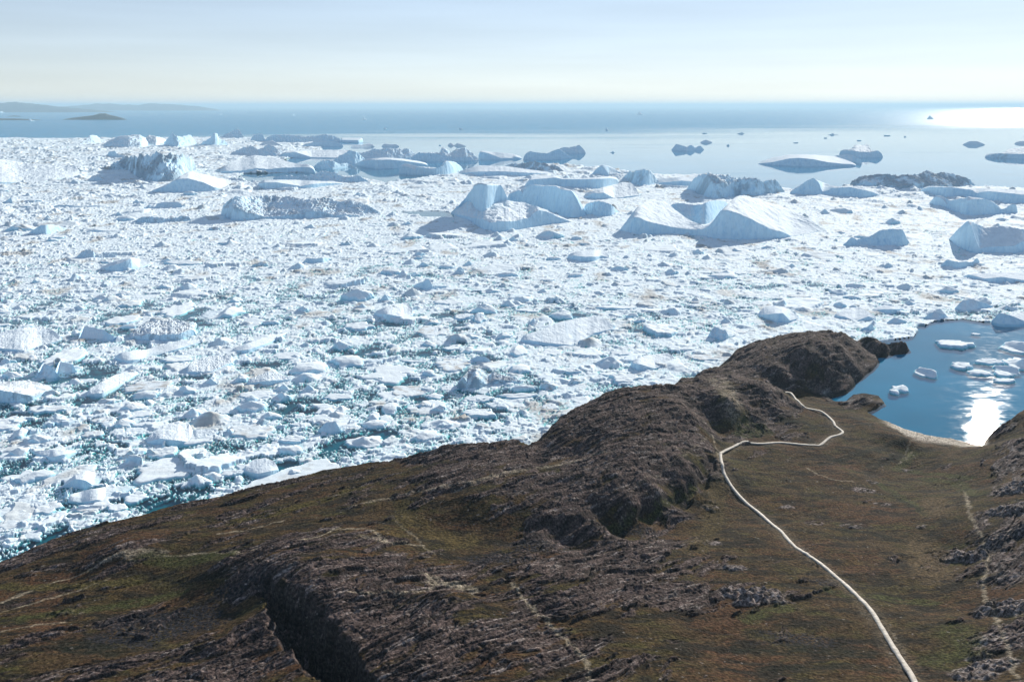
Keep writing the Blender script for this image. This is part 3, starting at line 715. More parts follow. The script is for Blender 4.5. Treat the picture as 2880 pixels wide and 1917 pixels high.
finish(nt, ramp(nt, noise(nt, v, 0.6, 4), [(0.3, (0.27, 0.24, 0.20)), (0.7, (0.55, 0.51, 0.45))]), 0.8, None, 0.2)
tag(ribbon('path', PATH, 2.0, 0.7, m), kind='structure')
# ------------------------------------------------------------------ icebergs: lofted from surveyed crest lines
REG = {'1': (0, 360, .2551), '2': (600, 360, .2551), '3': (1200, 420, .2551), '4': (1700, 420, .2551), '5': (2280, 420, .2551),
       'A': (0, 240, .40816), 'B': (960, 240, .40816), 'C': (1920, 240, .40816), 'D': (0, 840, .40816), 'E': (960, 840, .40816), 'F': (1920, 840, .40816)}
_seed = [100]
def gs(v, sig):
    k = int(max(1, round(sig * 2.5)))
    w = np.exp(-0.5 * (np.arange(-k, k + 1) / max(sig, 0.3)) ** 2); w /= w.sum()
    lo, hi = 2 * v[0] - v[1:k + 1][::-1], 2 * v[-1] - v[-k - 1:-1][::-1]
    return np.convolve(np.concatenate([lo, v, hi]), w, 'valid')
def iceberg(reg, label, water, *lines, rough=0.35, dirt=0.0, name='iceberg', back=None, cat='iceberg', group='icebergs in and beyond the fjord ice', blue=0.0, cap=None, ts=None):
    x0, y0, s = REG[reg]
    if cap is None: cap = {'D': .15, 'E': .15, 'F': .24}.get(reg, 1.5)
    _seed[0] += 13; sd = _seed[0]
    w = np.array([(x0 + p[0] * s, y0 + p[1] * s) for p in water])
    L = [np.array([(x0 + p[0] * s, y0 + p[1] * s, p[2]) for p in l]) for l in lines]
    xa, xb = w[0, 0], w[-1, 0]
    n = int(np.clip((xb - xa) / 0.9, 28, 420))
    xs = np.linspace(xa, xb, n)
    wy = gs(np.interp(xs, w[:, 0], w[:, 1]), n * 0.045)
    X0, Y0 = G(xs, wy)
    r0 = np.hypot(X0, Y0)
    W = math.hypot(X0[-1] - X0[0], Y0[-1] - Y0[0])
    sN = np.linspace(-1, 1, n)
    endv = np.sqrt(np.clip(1 - np.abs(sN) ** 5, 0.0016, 1)); endz = np.sqrt(np.clip(1 - np.abs(sN) ** (14 if len(L) > 1 else 7), 0, 1))
    rr = r0.mean()
    knots = []
    jag = 1.0
    def knot(y, v):
        dx, dy, dz = ray(xs, y)
        h = np.hypot(dx, dy)
        r = r0 + v
        return np.stack([dx / h * r, dy / h * r, H + r * dz / h], -1)
    foot = np.stack([X0, Y0, np.full(n, -3.0)], -1)
    knots.append(foot)
    vprev = np.zeros(n)
    for l in L:
        y = gs(np.interp(xs, l[:, 0], l[:, 1]), n * 0.012)
        y = y + s * 7.0 * rough * fbm(xs / (s * 40), np.full(n, len(knots) * 3.3), sd, 4, 0.6)
        v = gs(np.interp(xs, l[:, 0], l[:, 2]), n * 0.03) * W * endv
        v = np.maximum(v, vprev + 0.4)
        k = knot(y, v)
        if len(knots) >= 2:
            # keep the slope behind the front edge gentle enough for the low sun to reach it
            t = 0.08 if ts is None else ts[len(knots) - 1]
            dx, dy, dz = ray(xs, y); T = -dz / np.hypot(dx, dy)
            need = (H - r0 * T - knots[-1][:, 2] + t * vprev) / (T + t)
            need = gs(need, n * 0.03)
            v = np.maximum(v, np.where(k[:, 2] > knots[-1][:, 2], need, 0) * endv); k = knot(y, v)
        if cap < 1 and (len(knots) > 1 or len(L) == 1):
            # broad low bergs reach further back rather than higher
            z = np.maximum(k[:, 2], 0); zc = cap * W
            z2 = np.where(z > 0.5 * zc, 0.5 * zc + 0.5 * zc * (1 - np.exp(-(z - 0.5 * zc) / (0.5 * zc))), z)
            dx, dy, dz = ray(xs, y)
            need = (H - z2) * np.hypot(dx, dy) / -dz - r0
            need = gs(need, n * 0.03)
            v = np.maximum(v, need); k = knot(y, v)
        k[:, 2] = np.maximum(k[:, 2], 0.4) * endz
        knots.append(k); vprev = v
    zl = np.maximum(knots[-1][:, 2], 0)
    vb = vprev + (back * W if back else 0.10 * W + 0.9 * zl) * endv
    bk = knot(wy, vb); bk[:, 2] = -3.0
    knots.append(bk)
    # subdivide each strip by its length
    out = []
    for i in range(len(knots) - 1):
        a, b = knots[i], knots[i + 1]
        step = W / n * 1.2
        m = int(np.clip(np.median(np.linalg.norm(b - a, axis=1)) / step, 4, 60))
        if i == len(knots) - 2: m = max(4, m // 2)
        t = (np.arange(m) / m)[:, None, None]
        out.append(a[None] * (1 - t) + b[None] * t)
    out.append(knots[-1][None])
    V = np.concatenate(out, 0)
    X, Y, Z = V[..., 0], V[..., 1], V[..., 2]
    hm = max(4.0, float(Z.max())); am = hm; hm = max(hm, 0.13 * W); rough = rough * (1.5 if reg in '12AB' else 1.15)
    up = np.clip(Z / (0.25 * hm) + 0.15, 0, 1)
    sc1 = hm * 0.9
    d = fbm(X / sc1 + Z / sc1, Y / (sc1 * 1.4), sd + 1, 5, 0.55) * 0.30 + (ridged(X / (sc1 * .45) + 0.4 * Z / sc1, Y / (sc1 * .9), sd + 2, 4) - 0.5) * 0.26
    fine = fbm(X / (hm * .12), (Y + Z) / (hm * .12), sd + 3, 3, 0.6) * 0.035
    chunk = (ridged(X / (sc1 * .32), (Y + Z) / (sc1 * .32), sd + 4, 3) - 0.5) * 0.16 * (rough > 0.5)
    Z = Z + (d * rough + fine * (0.5 + rough) + chunk) * am * 0.55 * up
    # fluting of the steep faces: move them in and out along the line of sight
    fl = (fbm(X / (hm * .22), Z / (hm * 2.5), sd + 5, 3, 0.6)) * am * 0.10 * (0.3 + rough) * up
    rxy = np.hypot(X, Y)
    X = X + X / rxy * fl; Y = Y + Y / rxy * fl
    c = np.broadcast_to(np.array([0.79, 0.875, 0.925]), V.shape).copy()
    bl = smooth(0.2, 0.6, fbm(X / (hm * .6), Z / (hm * .8), sd + 6, 4) + blue) * 0.35
    c = c * (1 - bl[..., None]) + np.array([0.56, 0.74, 0.88]) * bl[..., None]
    if dirt > 0:
        dn = smooth(0.30 - dirt * 0.5, 0.62 - dirt * 0.5, fbm(X / (hm * .8), Y / (hm * 1.3) + Z / hm, sd + 7, 5, 0.65) + 0.15) * min(1, dirt + 0.25)
        c = c * (1 - dn[..., None]) + np.array([0.44, 0.48, 0.52]) * dn[..., None]
    wl = smooth(2.0, 0.2, Z) * 0.5
    c = c * (1 - wl[..., None]) + np.array([0.45, 0.70, 0.80]) * wl[..., None]
    nr, nc = V.shape[:2]
    # origin at the middle of the base
    ox, oy = float(X.mean()), float(Y.mean())
    VV = np.stack([X - ox, Y - oy, Z], -1).reshape(-1, 3)
    o = link(name, VV, grid_quads(nr, nc), M_BERG, col=c.reshape(-1, 3))
    o.location = (ox, oy, 0)
    tag(o, label, cat, group)
    ALL_ICE.append((ox, oy, W * 0.5))
    return o
ALL_ICE = []

IB = iceberg
IB('1', 'bright white cone-shaped iceberg at the far left rim of the ice', [(870, 190), (1190, 170)], [(870, 180, .1), (940, 125, .3), (1000, 76, .4), (1060, 85, .4), (1110, 125, .35), (1190, 155, .2)])
IB('1', 'wide shaded iceberg with two crests just right of the far white cone', [(1130, 215), (1400, 225), (1580, 220), (1650, 190)], [(1130, 190, .1), (1340, 120, .3), (1420, 105, .3), (1500, 125, .3), (1580, 190, .15), (1650, 180, .1)], [(1130, 180, .5), (1300, 95, .6), (1540, 75, .6), (1600, 110, .5), (1650, 180, .4)], ts=(9, 0.5))
IB('1', 'slanting white iceberg sloping right on the far left rim', [(1590, 195), (1730, 200), (1850, 150)], [(1590, 120, .3), (1640, 72, .4), (1700, 85, .4), (1850, 130, .2)], rough=.5)
IB('1', 'flat-crested crumbly iceberg on the far rim left of the spire', [(1800, 200), (1950, 215), (2170, 190)], [(1800, 160, .2), (1900, 62, .4), (1990, 90, .4), (2060, 90, .4), (2110, 82, .4), (2150, 130, .3), (2170, 180, .1)], rough=.8)
IB('1', 'huge smooth white ice slope cut by the left edge with crevasses', [(-700, 660), (0, 630), (250, 608), (420, 612), (600, 585), (750, 570), (910, 548)], [(-700, 610, .02), (0, 597, .02), (250, 602, .01), (420, 606, .01), (600, 560, .03), (750, 545, .03), (910, 540, .02)], [(-700, 400, .3), (0, 345, .3), (300, 385, .3), (420, 405, .3), (600, 400, .3), (750, 405, .3), (830, 400, .3), (880, 450, .25), (910, 500, .2)], rough=.2, ts=(9,.12))
IB('1', 'long grey-mottled dirty iceberg behind the smooth white wedge', [(1180, 465), (1450, 470), (1500, 560), (1750, 602), (1950, 592), (2100, 545), (2150, 450)], [(1180, 455, .03), (1270, 405, .06), (1500, 440, .06), (1560, 480, .1), (1750, 500, .1), (1950, 500, .1), (2100, 480, .1), (2150, 430, .1)], [(1180, 440, .2), (1400, 330, .3), (1600, 302, .3), (1750, 290, .3), (2060, 300, .3), (2150, 330, .3)], rough=.9, dirt=.7, ts=(9, 0.6))
IB('A', 'smooth white wedge iceberg with a blue shaded front, left of the water lead', [(1030, 737), (1200, 741), (1500, 732), (1560, 716), (1690, 692)], [(1030, 732, .01), (1130, 700, .04), (1190, 660, .07), (1230, 645, .08), (1300, 642, .1), (1400, 668, .08), (1480, 705, .04), (1560, 712, .02), (1690, 686, .02)], [(1030, 728, .12), (1180, 672, .2), (1240, 625, .25), (1300, 593, .28), (1400, 610, .28), (1500, 636, .28), (1600, 657, .2), (1650, 652, .2), (1690, 680, .1)], rough=.08)
IB('1', 'small dark round-backed iceberg below the right end of the smooth slope', [(960, 582), (1150, 584)], [(960, 575, .1), (1010, 540, .3), (1080, 533, .3), (1150, 575, .1)])
IB('1', 'small shaded pyramid with a long white tail before the grey-mottled iceberg', [(1205, 607), (1350, 607), (1470, 572)], [(1205, 602, .1), (1290, 553, .3), (1350, 585, .2), (1470, 563, .2)])
IB('1', 'isolated dark blue hump with a sunlit right side on the far left', [(290, 1168), (500, 1182), (640, 1152), (780, 1128)], [(290, 1163, .03), (370, 1120, .1), (450, 1072, .2), (560, 1062, .25), (640, 1078, .25), (740, 1100, .2), (780, 1120, .1)], rough=.15)
IB('1', 'low lens-shaped ice block right of the blue hump', [(900, 1152), (1180, 1150), (1380, 1137)], [(900, 1150, .02), (1050, 1120, .08), (1170, 1135, .05), (1380, 1133, .03)], [(900, 1140, .2), (1050, 1100, .25), (1380, 1125, .2)], rough=.15)
IB('1', 'tilted slab of shaded ice standing out of the brash', [(1560, 898), (1700, 888), (2010, 882)], [(1560, 888, .05), (1650, 845, .15), (1700, 872, .08), (1740, 830, .15), (1800, 815, .2), (2000, 812, .2), (2010, 860, .1)], rough=.25)
IB('1', 'ragged dirty ridge ending in a white tooth', [(1440, 1047), (1750, 1052), (2110, 1027)], [(1440, 1043, .03), (1550, 985, .1), (1650, 975, .1), (1800, 990, .1), (1900, 1000, .1), (1960, 980, .1), (2050, 958, .1), (2085, 950, .15), (2110, 1010, .1)], rough=.9, dirt=.4)
IB('1', 'small pointed ice horn near the left edge', [(10, 832), (140, 832)], [(10, 827, .1), (80, 795, .3), (120, 762, .3), (140, 820, .1)])
IB('1', 'dark knobbly iceberg with a white right shoulder above the bright wedge', [(800, 1447), (1050, 1452), (1290, 1427)], [(800, 1442, .1), (900, 1370, .2), (960, 1335, .3), (1030, 1350, .3), (1050, 1410, .2), (1150, 1370, .3), (1200, 1365, .3), (1290, 1415, .1)], rough=.5)
IB('A', 'sharp-edged white wedge with a blue triangular face, upper left of the brash', [(685, 1272), (800, 1287), (880, 1282), (960, 1267), (1050, 1237)], [(685, 1268, .03), (820, 1228, .12), (905, 1190, .25), (930, 1230, .2), (960, 1255, .08), (1050, 1228, .04)], [(685, 1255, .2), (780, 1215, .3), (905, 1184, .33), (1050, 1210, .35)], rough=.1)
IB('1', 'long shadowed ridge lying flat in the far left brash', [(550, 882), (800, 890), (1110, 872)], [(550, 872, .05), (650, 845, .1), (900, 862, .05), (1110, 850, .05)])
IB('1', 'small blue block in front of the double-crested far iceberg', [(1150, 332), (1420, 337)], [(1150, 322, .1), (1200, 262, .2), (1270, 252, .2), (1290, 285, .2), (1420, 322, .1)])
IB('2', 'far iceberg carrying a tall rounded white spire', [(-150, 192), (0, 202), (160, 192)], [(-150, 170, .2), (-50, 120, .3), (-15, 85, .3), (15, 52, .3), (45, 65, .3), (60, 110, .3), (160, 160, .2)])
IB('2', 'farthest shaded pyramid iceberg right behind the spire', [(60, 112), (335, 117)], [(60, 107, .1), (170, 55, .3), (270, 8, .3), (310, 42, .3), (335, 108, .1)])
IB('2', 'humped far iceberg right of the shaded pyramid', [(400, 152), (600, 152)], [(400, 130, .2), (450, 75, .3), (540, 63, .3), (570, 125, .2), (600, 140, .1)])
IB('2', 'long crumbly ridge iceberg along the far middle rim', [(560, 152), (1000, 162), (1420, 152)], [(560, 90, .1), (700, 70, .1), (900, 85, .1), (1000, 100, .1), (1230, 72, .1), (1350, 85, .1), (1400, 105, .1), (1420, 140, .1)], rough=.6)
IB('2', 'shaded blue slab standing at the head of the narrow far lead', [(950, 205), (1200, 205), (1430, 203)], [(950, 198, .02), (1100, 155, .1), (1300, 150, .08), (1420, 165, .08), (1430, 175, .05)], rough=.15)
IB('2', 'small flat-topped box iceberg on open water beyond the ridge', [(1400, 157), (1600, 160), (1650, 152)], [(1400, 132, .03), (1600, 136, .03), (1650, 118, .05)], [(1400, 110, .3), (1640, 108, .3), (1650, 112, .3)], rough=.1)
IB('2', 'pair of tiny joined ice humps on the water left of the oval one', [(1510, 215), (1780, 207)], [(1510, 190, .2), (1640, 188, .2), (1700, 170, .3), (1760, 180, .2), (1780, 200, .1)])
IB('2', 'small low oval iceberg alone on the far water', [(1855, 206), (2050, 207)], [(1855, 190, .1), (1890, 172, .3), (1950, 182, .2), (2020, 180, .2), (2050, 200, .1)])
IB('2', 'smooth white dome beside the left end of the far lead', [(490, 195), (770, 215)], [(490, 188, .1), (560, 155, .3), (650, 138, .5), (770, 198, .2)], rough=.1)
IB('2', 'cluster of shaded knobs in front of the far ridge', [(160, 278), (350, 302), (700, 332), (810, 322)], [(160, 272, .1), (350, 215, .2), (420, 190, .3), (500, 240, .2), (620, 175, .3), (700, 230, .2), (740, 245, .2), (810, 305, .1)], rough=.6)
IB('2', 'long white slab with a low blue wall behind the big tabular iceberg', [(740, 327), (1080, 332), (1300, 337), (1620, 332)], [(740, 280, .02), (900, 265, .03), (1080, 322, .02), (1300, 325, .02), (1620, 325, .02)], [(740, 265, .15), (1000, 248, .2), (1250, 240, .2), (1500, 245, .2), (1620, 290, .15)], rough=.3)
IB('2', 'big tabular iceberg with a straight blue wall above the still lead', [(60, 492), (150, 503), (600, 497), (950, 483), (1090, 500), (1120, 495)], [(60, 485, .01), (130, 475, .01), (300, 472, .01), (470, 446, .01), (600, 455, .01), (750, 440, .01), (1050, 430, .01), (1085, 425, .02), (1120, 440, .03)], [(60, 450, .1), (250, 345, .22), (450, 300, .28), (650, 320, .28), (900, 390, .22), (1090, 402, .2), (1120, 410, .18)], rough=.15)
IB('2', 'heap of blue-shaded rubble ice right of the tabular iceberg', [(1100, 442), (1300, 452), (1500, 428), (1610, 432)], [(1100, 420, .05), (1200, 350, .15), (1300, 360, .15), (1400, 400, .1), (1430, 380, .1), (1500, 410, .1), (1610, 427, .05)], rough=.8)
IB('2', 'white rough peak between the tabular iceberg and the curved slab', [(1280, 382), (1560, 397), (1680, 382)], [(1280, 370, .1), (1400, 310, .2), (1500, 255, .3), (1560, 260, .3), (1620, 280, .2), (1680, 340, .1)], rough=.8)
IB('B', 'low flat white iceberg behind the curved slab', [(0, 492), (300, 502), (530, 492)], [(0, 450, .15), (140, 465, .15), (230, 440, .2), (470, 435, .2), (490, 455, .2), (530, 482, .1)], rough=.6)
IB('B', 'curved slab iceberg with a long blue front on still water', [(88, 552), (240, 577), (400, 572), (595, 555)], [(88, 547, .01), (130, 525, .03), (200, 515, .05), (330, 512, .05), (430, 520, .04), (595, 543, .01)], [(88, 538, .1), (180, 505, .2), (300, 498, .2), (420, 505, .2), (595, 532, .12)], rough=.1)
IB('B', 'twin-towered iceberg rising behind the saddle-shaped one', [(475, 517), (690, 527), (945, 520)], [(475, 490, .03), (540, 465, .07), (620, 470, .07), (690, 482, .07), (800, 500, .05), (860, 495, .05), (945, 516, .02)], [(475, 482, .2), (600, 463, .2), (680, 470, .2), (690, 430, .25), (720, 435, .25), (760, 465, .25), (790, 435, .28), (850, 430, .28), (880, 450, .28), (945, 500, .15)], rough=.45, ts=(9, 0.6))
IB('B', 'saddle-shaped iceberg ending in a fluted white tower', [(393, 607), (520, 617), (680, 620), (760, 610), (840, 592)], [(393, 542, .02), (515, 588, .02), (530, 565, .02), (640, 575, .03), (700, 556, .06), (715, 525, .08), (740, 522, .09), (765, 560, .06), (790, 600, .02), (840, 588, .02)], [(393, 537, .08), (480, 545, .15), (530, 560, .1), (680, 570, .12), (712, 521, .14), (780, 528, .18), (840, 560, .15)], rough=.25, ts=(9, 0.8))
IB('B', 'pale sloping iceberg dropping to the right on open water', [(943, 512), (1100, 514), (1245, 507)], [(943, 452, .05), (1000, 464, .06), (1100, 502, .02), (1180, 502, .02), (1200, 492, .03), (1245, 502, .01)], [(943, 446, .2), (1050, 461, .3), (1170, 470, .3), (1245, 490, .2)], rough=.15, ts=(9, 0.35))
IB('B', 'shaded blue iceberg with a square left end and pointed right crest', [(1253, 512), (1400, 514), (1605, 504)], [(1253, 475, .03), (1270, 455, .06), (1300, 452, .08), (1360, 465, .08), (1420, 470, .08), (1470, 445, .12), (1500, 440, .12), (1560, 478, .06), (1605, 502, .02)], rough=.3)
IB('B', 'small peaked iceberg tucked behind the blue pointed one', [(1480, 466), (1685, 470)], [(1480, 445, .1), (1530, 425, .2), (1570, 430, .2), (1640, 411, .3), (1675, 440, .2), (1685, 462, .1)])
IB('B', 'pair of tiny ice peaks above the twin-towered iceberg', [(733, 416), (862, 423)], [(733, 407, .1), (755, 393, .3), (780, 412, .2), (800, 398, .3), (862, 419, .1)], rough=.5)
IB('B', 'long low white whaleback at the edge of the pack', [(805, 612), (950, 627), (1250, 630), (1470, 614)], [(805, 608, .01), (900, 597, .02), (1100, 592, .03), (1250, 600, .02), (1470, 611, .01)], [(805, 588, .08), (950, 552, .15), (1150, 558, .15), (1300, 582, .12), (1470, 602, .06)], rough=.2)
IB('B', 'dark dirty rubble iceberg behind the whaleback', [(1120, 565), (1350, 592), (1540, 602)], [(1120, 548, .1), (1250, 535, .12), (1300, 528, .12), (1420, 545, .12), (1500, 560, .12), (1540, 592, .08)], rough=.9, dirt=.8)
IB('3', 'rounded dome iceberg standing on the long wall berg', [(1815, 300), (2000, 304), (2140, 290)], [(1815, 285, .05), (1870, 210, .15), (1930, 180, .2), (1980, 235, .15), (2010, 288, .05), (2140, 284, .02)], [(1815, 270, .2), (1930, 172, .25), (2010, 185, .3), (2140, 252, .2)], rough=.2, ts=(9, 0.5))
IB('3', 'long tabular iceberg with a tall pale blue wall behind the main peaks', [(1065, 445), (1480, 422), (1700, 437), (1870, 447), (2000, 422), (2120, 385)], [(1065, 405, .01), (1130, 335, .03), (1300, 322, .03), (1420, 312, .03), (1520, 330, .02), (1900, 327, .02), (2070, 312, .02), (2120, 300, .02)], [(1065, 395, .06), (1150, 297, .1), (1250, 290, .1), (1420, 292, .12), (1500, 318, .15), (1800, 316, .15), (2120, 288, .12)], rough=.2)
IB('3', 'great shaded sail of ice with a sunlit right edge, behind the castle-like berg', [(880, 610), (1030, 612), (1250, 645), (1450, 725), (1600, 768), (1765, 738)], [(880, 472, .06), (960, 472, .06), (1035, 445, .07), (1055, 500, .05), (1075, 465, .06), (1120, 402, .1), (1200, 397, .1), (1420, 402, .1), (1480, 442, .09), (1600, 457, .09), (1650, 530, .07), (1745, 725, .02), (1765, 730, .01)], [(880, 475, .12), (1200, 392, .18), (1420, 398, .18), (1600, 452, .16), (1660, 510, .14), (1720, 620, .1), (1765, 715, .06)], rough=.12, ts=(9, 9))
IB('3', 'castle-like main iceberg with a square tower and low sunlit apron', [(265, 705), (330, 748), (470, 785), (560, 855), (650, 903), (770, 922), (920, 903), (1100, 873), (1300, 838), (1600, 803)], [(265, 695, .02), (330, 715, .02), (470, 745, .03), (520, 770, .03), (600, 770, .04), (720, 805, .03), (850, 798, .03), (930, 792, .03), (1060, 768, .05), (1110, 778, .04), (1180, 700, .07), (1240, 668, .09), (1320, 690, .08), (1420, 740, .05), (1600, 792, .01)], [(265, 688, .05), (400, 600, .1), (480, 560, .12), (530, 650, .12), (600, 700, .12), (700, 640, .16), (780, 575, .2), (900, 562, .22), (1050, 582, .22), (1230, 642, .18), (1420, 735, .1), (1600, 789, .04)], [(265, 672, .09), (420, 545, .17), (500, 440, .2), (565, 362, .24), (620, 378, .24), (820, 380, .24), (850, 440, .24), (890, 552, .25), (1050, 584, .26), (1230, 645, .22), (1600, 786, .08)], rough=.3, ts=(9, 0.1, 9))
IB('3', 'blocky shaded iceberg close right of the great sail', [(1710, 725), (1900, 738), (2040, 738), (2130, 692)], [(1710, 660, .06), (1760, 590, .12), (1900, 568, .15), (2000, 600, .15), (2060, 632, .12), (2130, 682, .05)], rough=.5)
IB('3', 'layered white dome with curving bands right of the sail', [(1730, 535), (1900, 553), (2150, 545), (2350, 522)], [(1730, 525, .02), (1850, 480, .07), (1950, 480, .07), (2070, 540, .04), (2350, 503, .02)], [(1730, 492, .12), (1950, 420, .2), (2150, 365, .25), (2250, 363, .25), (2310, 430, .2), (2350, 492, .15)], rough=.35)
IB('4', 'rough blue-grey iceberg with a hollow, at the pack edge in the middle', [(190, 325), (330, 393), (450, 408), (610, 372)], [(190, 305, .06), (270, 250, .12), (340, 240, .12), (500, 233, .12), (560, 290, .12), (610, 352, .05)], rough=.7, dirt=.35, ts=(9, 0.6))
IB('4', 'shaded ice wall closing the saddle of the double-peaked iceberg', [(690, 800), (950, 800), (1100, 840), (1200, 800), (1400, 700)], [(690, 570, .2), (900, 600, .25), (1000, 615, .25), (1085, 608, .25), (1110, 588, .25), (1200, 560, .3), (1350, 558, .3), (1400, 590, .25)], rough=.2)
IB('4', 'largest iceberg, double-peaked with a steep blue face and a sunlit right slope', [(165, 905), (350, 948), (550, 940), (750, 934), (950, 943), (1080, 978), (1300, 993), (1600, 1003), (1900, 993), (2050, 975), (2200, 945), (2430, 892)], [(165, 875, .01), (250, 800, .02), (330, 722, .035), (380, 742, .035), (480, 800, .025), (620, 830, .02), (750, 855, .02), (950, 885, .015), (1080, 888, .015), (1150, 850, .025), (1230, 780, .035), (1290, 690, .05), (1340, 645, .06), (1380, 682, .055), (1500, 715, .05), (1600, 760, .04), (1750, 840, .03), (1900, 905, .02), (1980, 912, .015), (2050, 965, .01), (2200, 938, .01), (2430, 886, .005)], [(165, 855, .05), (330, 660, .1), (400, 602, .13), (480, 560, .16), (620, 545, .18), (700, 600, .17), (850, 720, .13), (960, 790, .1), (1100, 850, .07), (1160, 835, .08), (1290, 665, .13), (1400, 565, .16), (1440, 520, .18), (1560, 510, .2), (1700, 550, .2), (1900, 610, .2), (2100, 682, .18), (2250, 760, .14), (2350, 828, .1), (2430, 876, .04)], rough=.18)
IB('4', 'cliffed iceberg topped with grey rubble behind the double-peaked one', [(910, 442), (1050, 503), (1200, 553), (1350, 543), (1450, 513), (1700, 523), (1990, 472)], [(910, 422, .03), (1000, 342, .05), (1150, 330, .06), (1250, 370, .06), (1370, 370, .06), (1450, 362, .06), (1650, 332, .08), (1750, 342, .08), (1860, 322, .08), (1930, 380, .06), (1990, 452, .03)], [(910, 405, .1), (1000, 302, .15), (1150, 272, .18), (1290, 275, .18), (1400, 290, .18), (1430, 335, .15), (1650, 325, .14), (1990, 445, .1)], rough=.8, dirt=.5, ts=(9, 0.35))
IB('4', 'low white table of ice left of the grey-rubble iceberg', [(570, 382), (800, 413), (1020, 408)], [(570, 372, .01), (700, 362, .03), (850, 345, .03), (1020, 360, .03)], [(570, 322, .12), (800, 312, .15), (1020, 295, .15)], rough=.25)
IB('C', 'rounded blue knob with a long low tail at the water edge', [(740, 748), (850, 757), (960, 753), (1250, 777), (1380, 762)], [(740, 738, .02), (800, 700, .06), (860, 650, .09), (900, 635, .09), (940, 668, .08), (960, 738, .03), (1040, 706, .05), (1150, 703, .05), (1250, 722, .04), (1380, 759, .01)], [(740, 722, .1), (900, 645, .13), (950, 662, .16), (1040, 696, .18), (1250, 701, .18), (1380, 738, .1)], rough=.3)
IB('C', 'broad dirty iceberg with a dark knob on top against the open water', [(1155, 692), (1330, 697), (1500, 728), (1750, 718), (1900, 703), (2015, 687)], [(1155, 662, .02), (1250, 665, .02), (1350, 682, .02), (1500, 702, .03), (1600, 670, .05), (1750, 692, .03), (1900, 697, .02), (2015, 682, .01)], [(1155, 652, .1), (1240, 622, .17), (1380, 612, .2), (1500, 625, .2), (1650, 605, .2), (1675, 588, .22), (1705, 590, .22), (1730, 605, .2), (1800, 598, .2), (1900, 620, .17), (2015, 668, .08)], rough=.6, dirt=.75, ts=(9, 0.35))
IB('C', 'long pale ice wall running off the right edge of the photo', [(1645, 742), (1800, 777), (1990, 777), (2050, 793), (2150, 813), (2500, 828)], [(1645, 697, .02), (1850, 702, .03), (2000, 722, .03), (2020, 745, .02), (2100, 728, .03), (2250, 745, .03), (2500, 765, .03)], [(1645, 690, .1), (2000, 708, .15), (2200, 712, .15), (2500, 738, .15)], rough=.25)
IB('C', 'angular iceberg of tilted blue blocks ending in an upturned tip', [(1695, 827), (1850, 862), (1950, 902), (2100, 896), (2160, 888), (2315, 880)], [(1695, 803, .02), (1750, 764, .05), (1805, 790, .04), (1820, 840, .02), (1880, 818, .04), (1980, 790, .06), (2040, 780, .08), (2100, 785, .08), (2150, 815, .06), (2170, 862, .02), (2220, 850, .02), (2270, 812, .05), (2315, 792, .05)], [(1695, 795, .07), (1750, 758, .1), (1850, 792, .12), (1980, 768, .16), (2060, 780, .16), (2150, 810, .12), (2220, 868, .08), (2315, 788, .08)], rough=.35, ts=(9, 0.8))
IB('C', 'dark slab iceberg with a tooth at its left end right of centre', [(1095, 1108), (1200, 1108), (1540, 1113), (1570, 1092)], [(1095, 1103, .03), (1160, 1043, .08), (1200, 1065, .08), (1300, 1035, .12), (1350, 1000, .15), (1420, 990, .15), (1520, 985, .15), (1555, 1045, .1), (1570, 1082, .05)], rough=.35)
IB('C', 'sharp pyramid iceberg with a broad sunlit shoulder near the right edge', [(1835, 1062), (1900, 1122), (2020, 1167), (2080, 1153), (2250, 1163), (2330, 1153), (2500, 1122)], [(1835, 1054, .02), (1900, 1020, .05), (1955, 965, .09), (1990, 950, .1), (2010, 1040, .06), (2040, 1128, .03), (2100, 1110, .04), (2280, 1110, .03), (2330, 1080, .04), (2500, 1060, .04)], [(1835, 1045, .06), (1900, 985, .12), (1960, 934, .16), (2000, 945, .16), (2090, 980, .18), (2200, 968, .22), (2300, 985, .22), (2500, 1010, .2)], rough=.2, ts=(9, 0.35))
IB('C', 'low pale iceberg with a dark fin at its right end', [(1765, 1252), (1900, 1267), (2055, 1238)], [(1765, 1243, .04), (1820, 1200, .12), (1900, 1215, .1), (2000, 1215, .1), (2030, 1180, .15), (2055, 1200, .1)], rough=.4)
IB('C', 'long smooth dome iceberg afloat on the bright open water', [(522, 542), (650, 552), (900, 560), (1198, 557)], [(522, 538, .005), (620, 530, .02), (720, 507, .04), (800, 500, .05), (900, 510, .04), (1000, 530, .02), (1100, 541, .01), (1198, 543, .01)], [(522, 530, .05), (620, 497, .15), (730, 478, .2), (900, 478, .2), (1050, 490, .2), (1198, 536, .06)], rough=.08)
IB('C', 'small block at the right tip of the long smooth dome', [(1035, 518), (1180, 528), (1238, 547)], [(1035, 482, .15), (1160, 480, .15), (1200, 495, .15), (1238, 507, .1)], rough=.4)
IB('C', 'stepped blue iceberg with a rubble cap behind the long dome', [(1082, 477), (1200, 497), (1382, 497)], [(1082, 448, .05), (1120, 450, .07), (1240, 460, .07), (1290, 462, .07), (1350, 452, .07), (1382, 482, .03)], [(1082, 450, .2), (1160, 440, .22), (1190, 412, .3), (1280, 410, .3), (1300, 450, .25), (1382, 479, .15)], rough=.45)
IB('C', 'low broad iceberg on the bright water cut by the right edge', [(2085, 497), (2352, 510), (2650, 502)], [(2085, 483, .01), (2150, 470, .03), (2350, 475, .03), (2650, 470, .03)], [(2085, 472, .06), (2210, 465, .1), (2250, 440, .14), (2352, 425, .16), (2650, 430, .16)], rough=.4, dirt=.3)
IB('C', 'small dark low dome under the sun glitter', [(1930, 410), (2085, 412)], [(1930, 404, .05), (1980, 385, .2), (2030, 385, .2), (2085, 407, .05)], rough=.2)
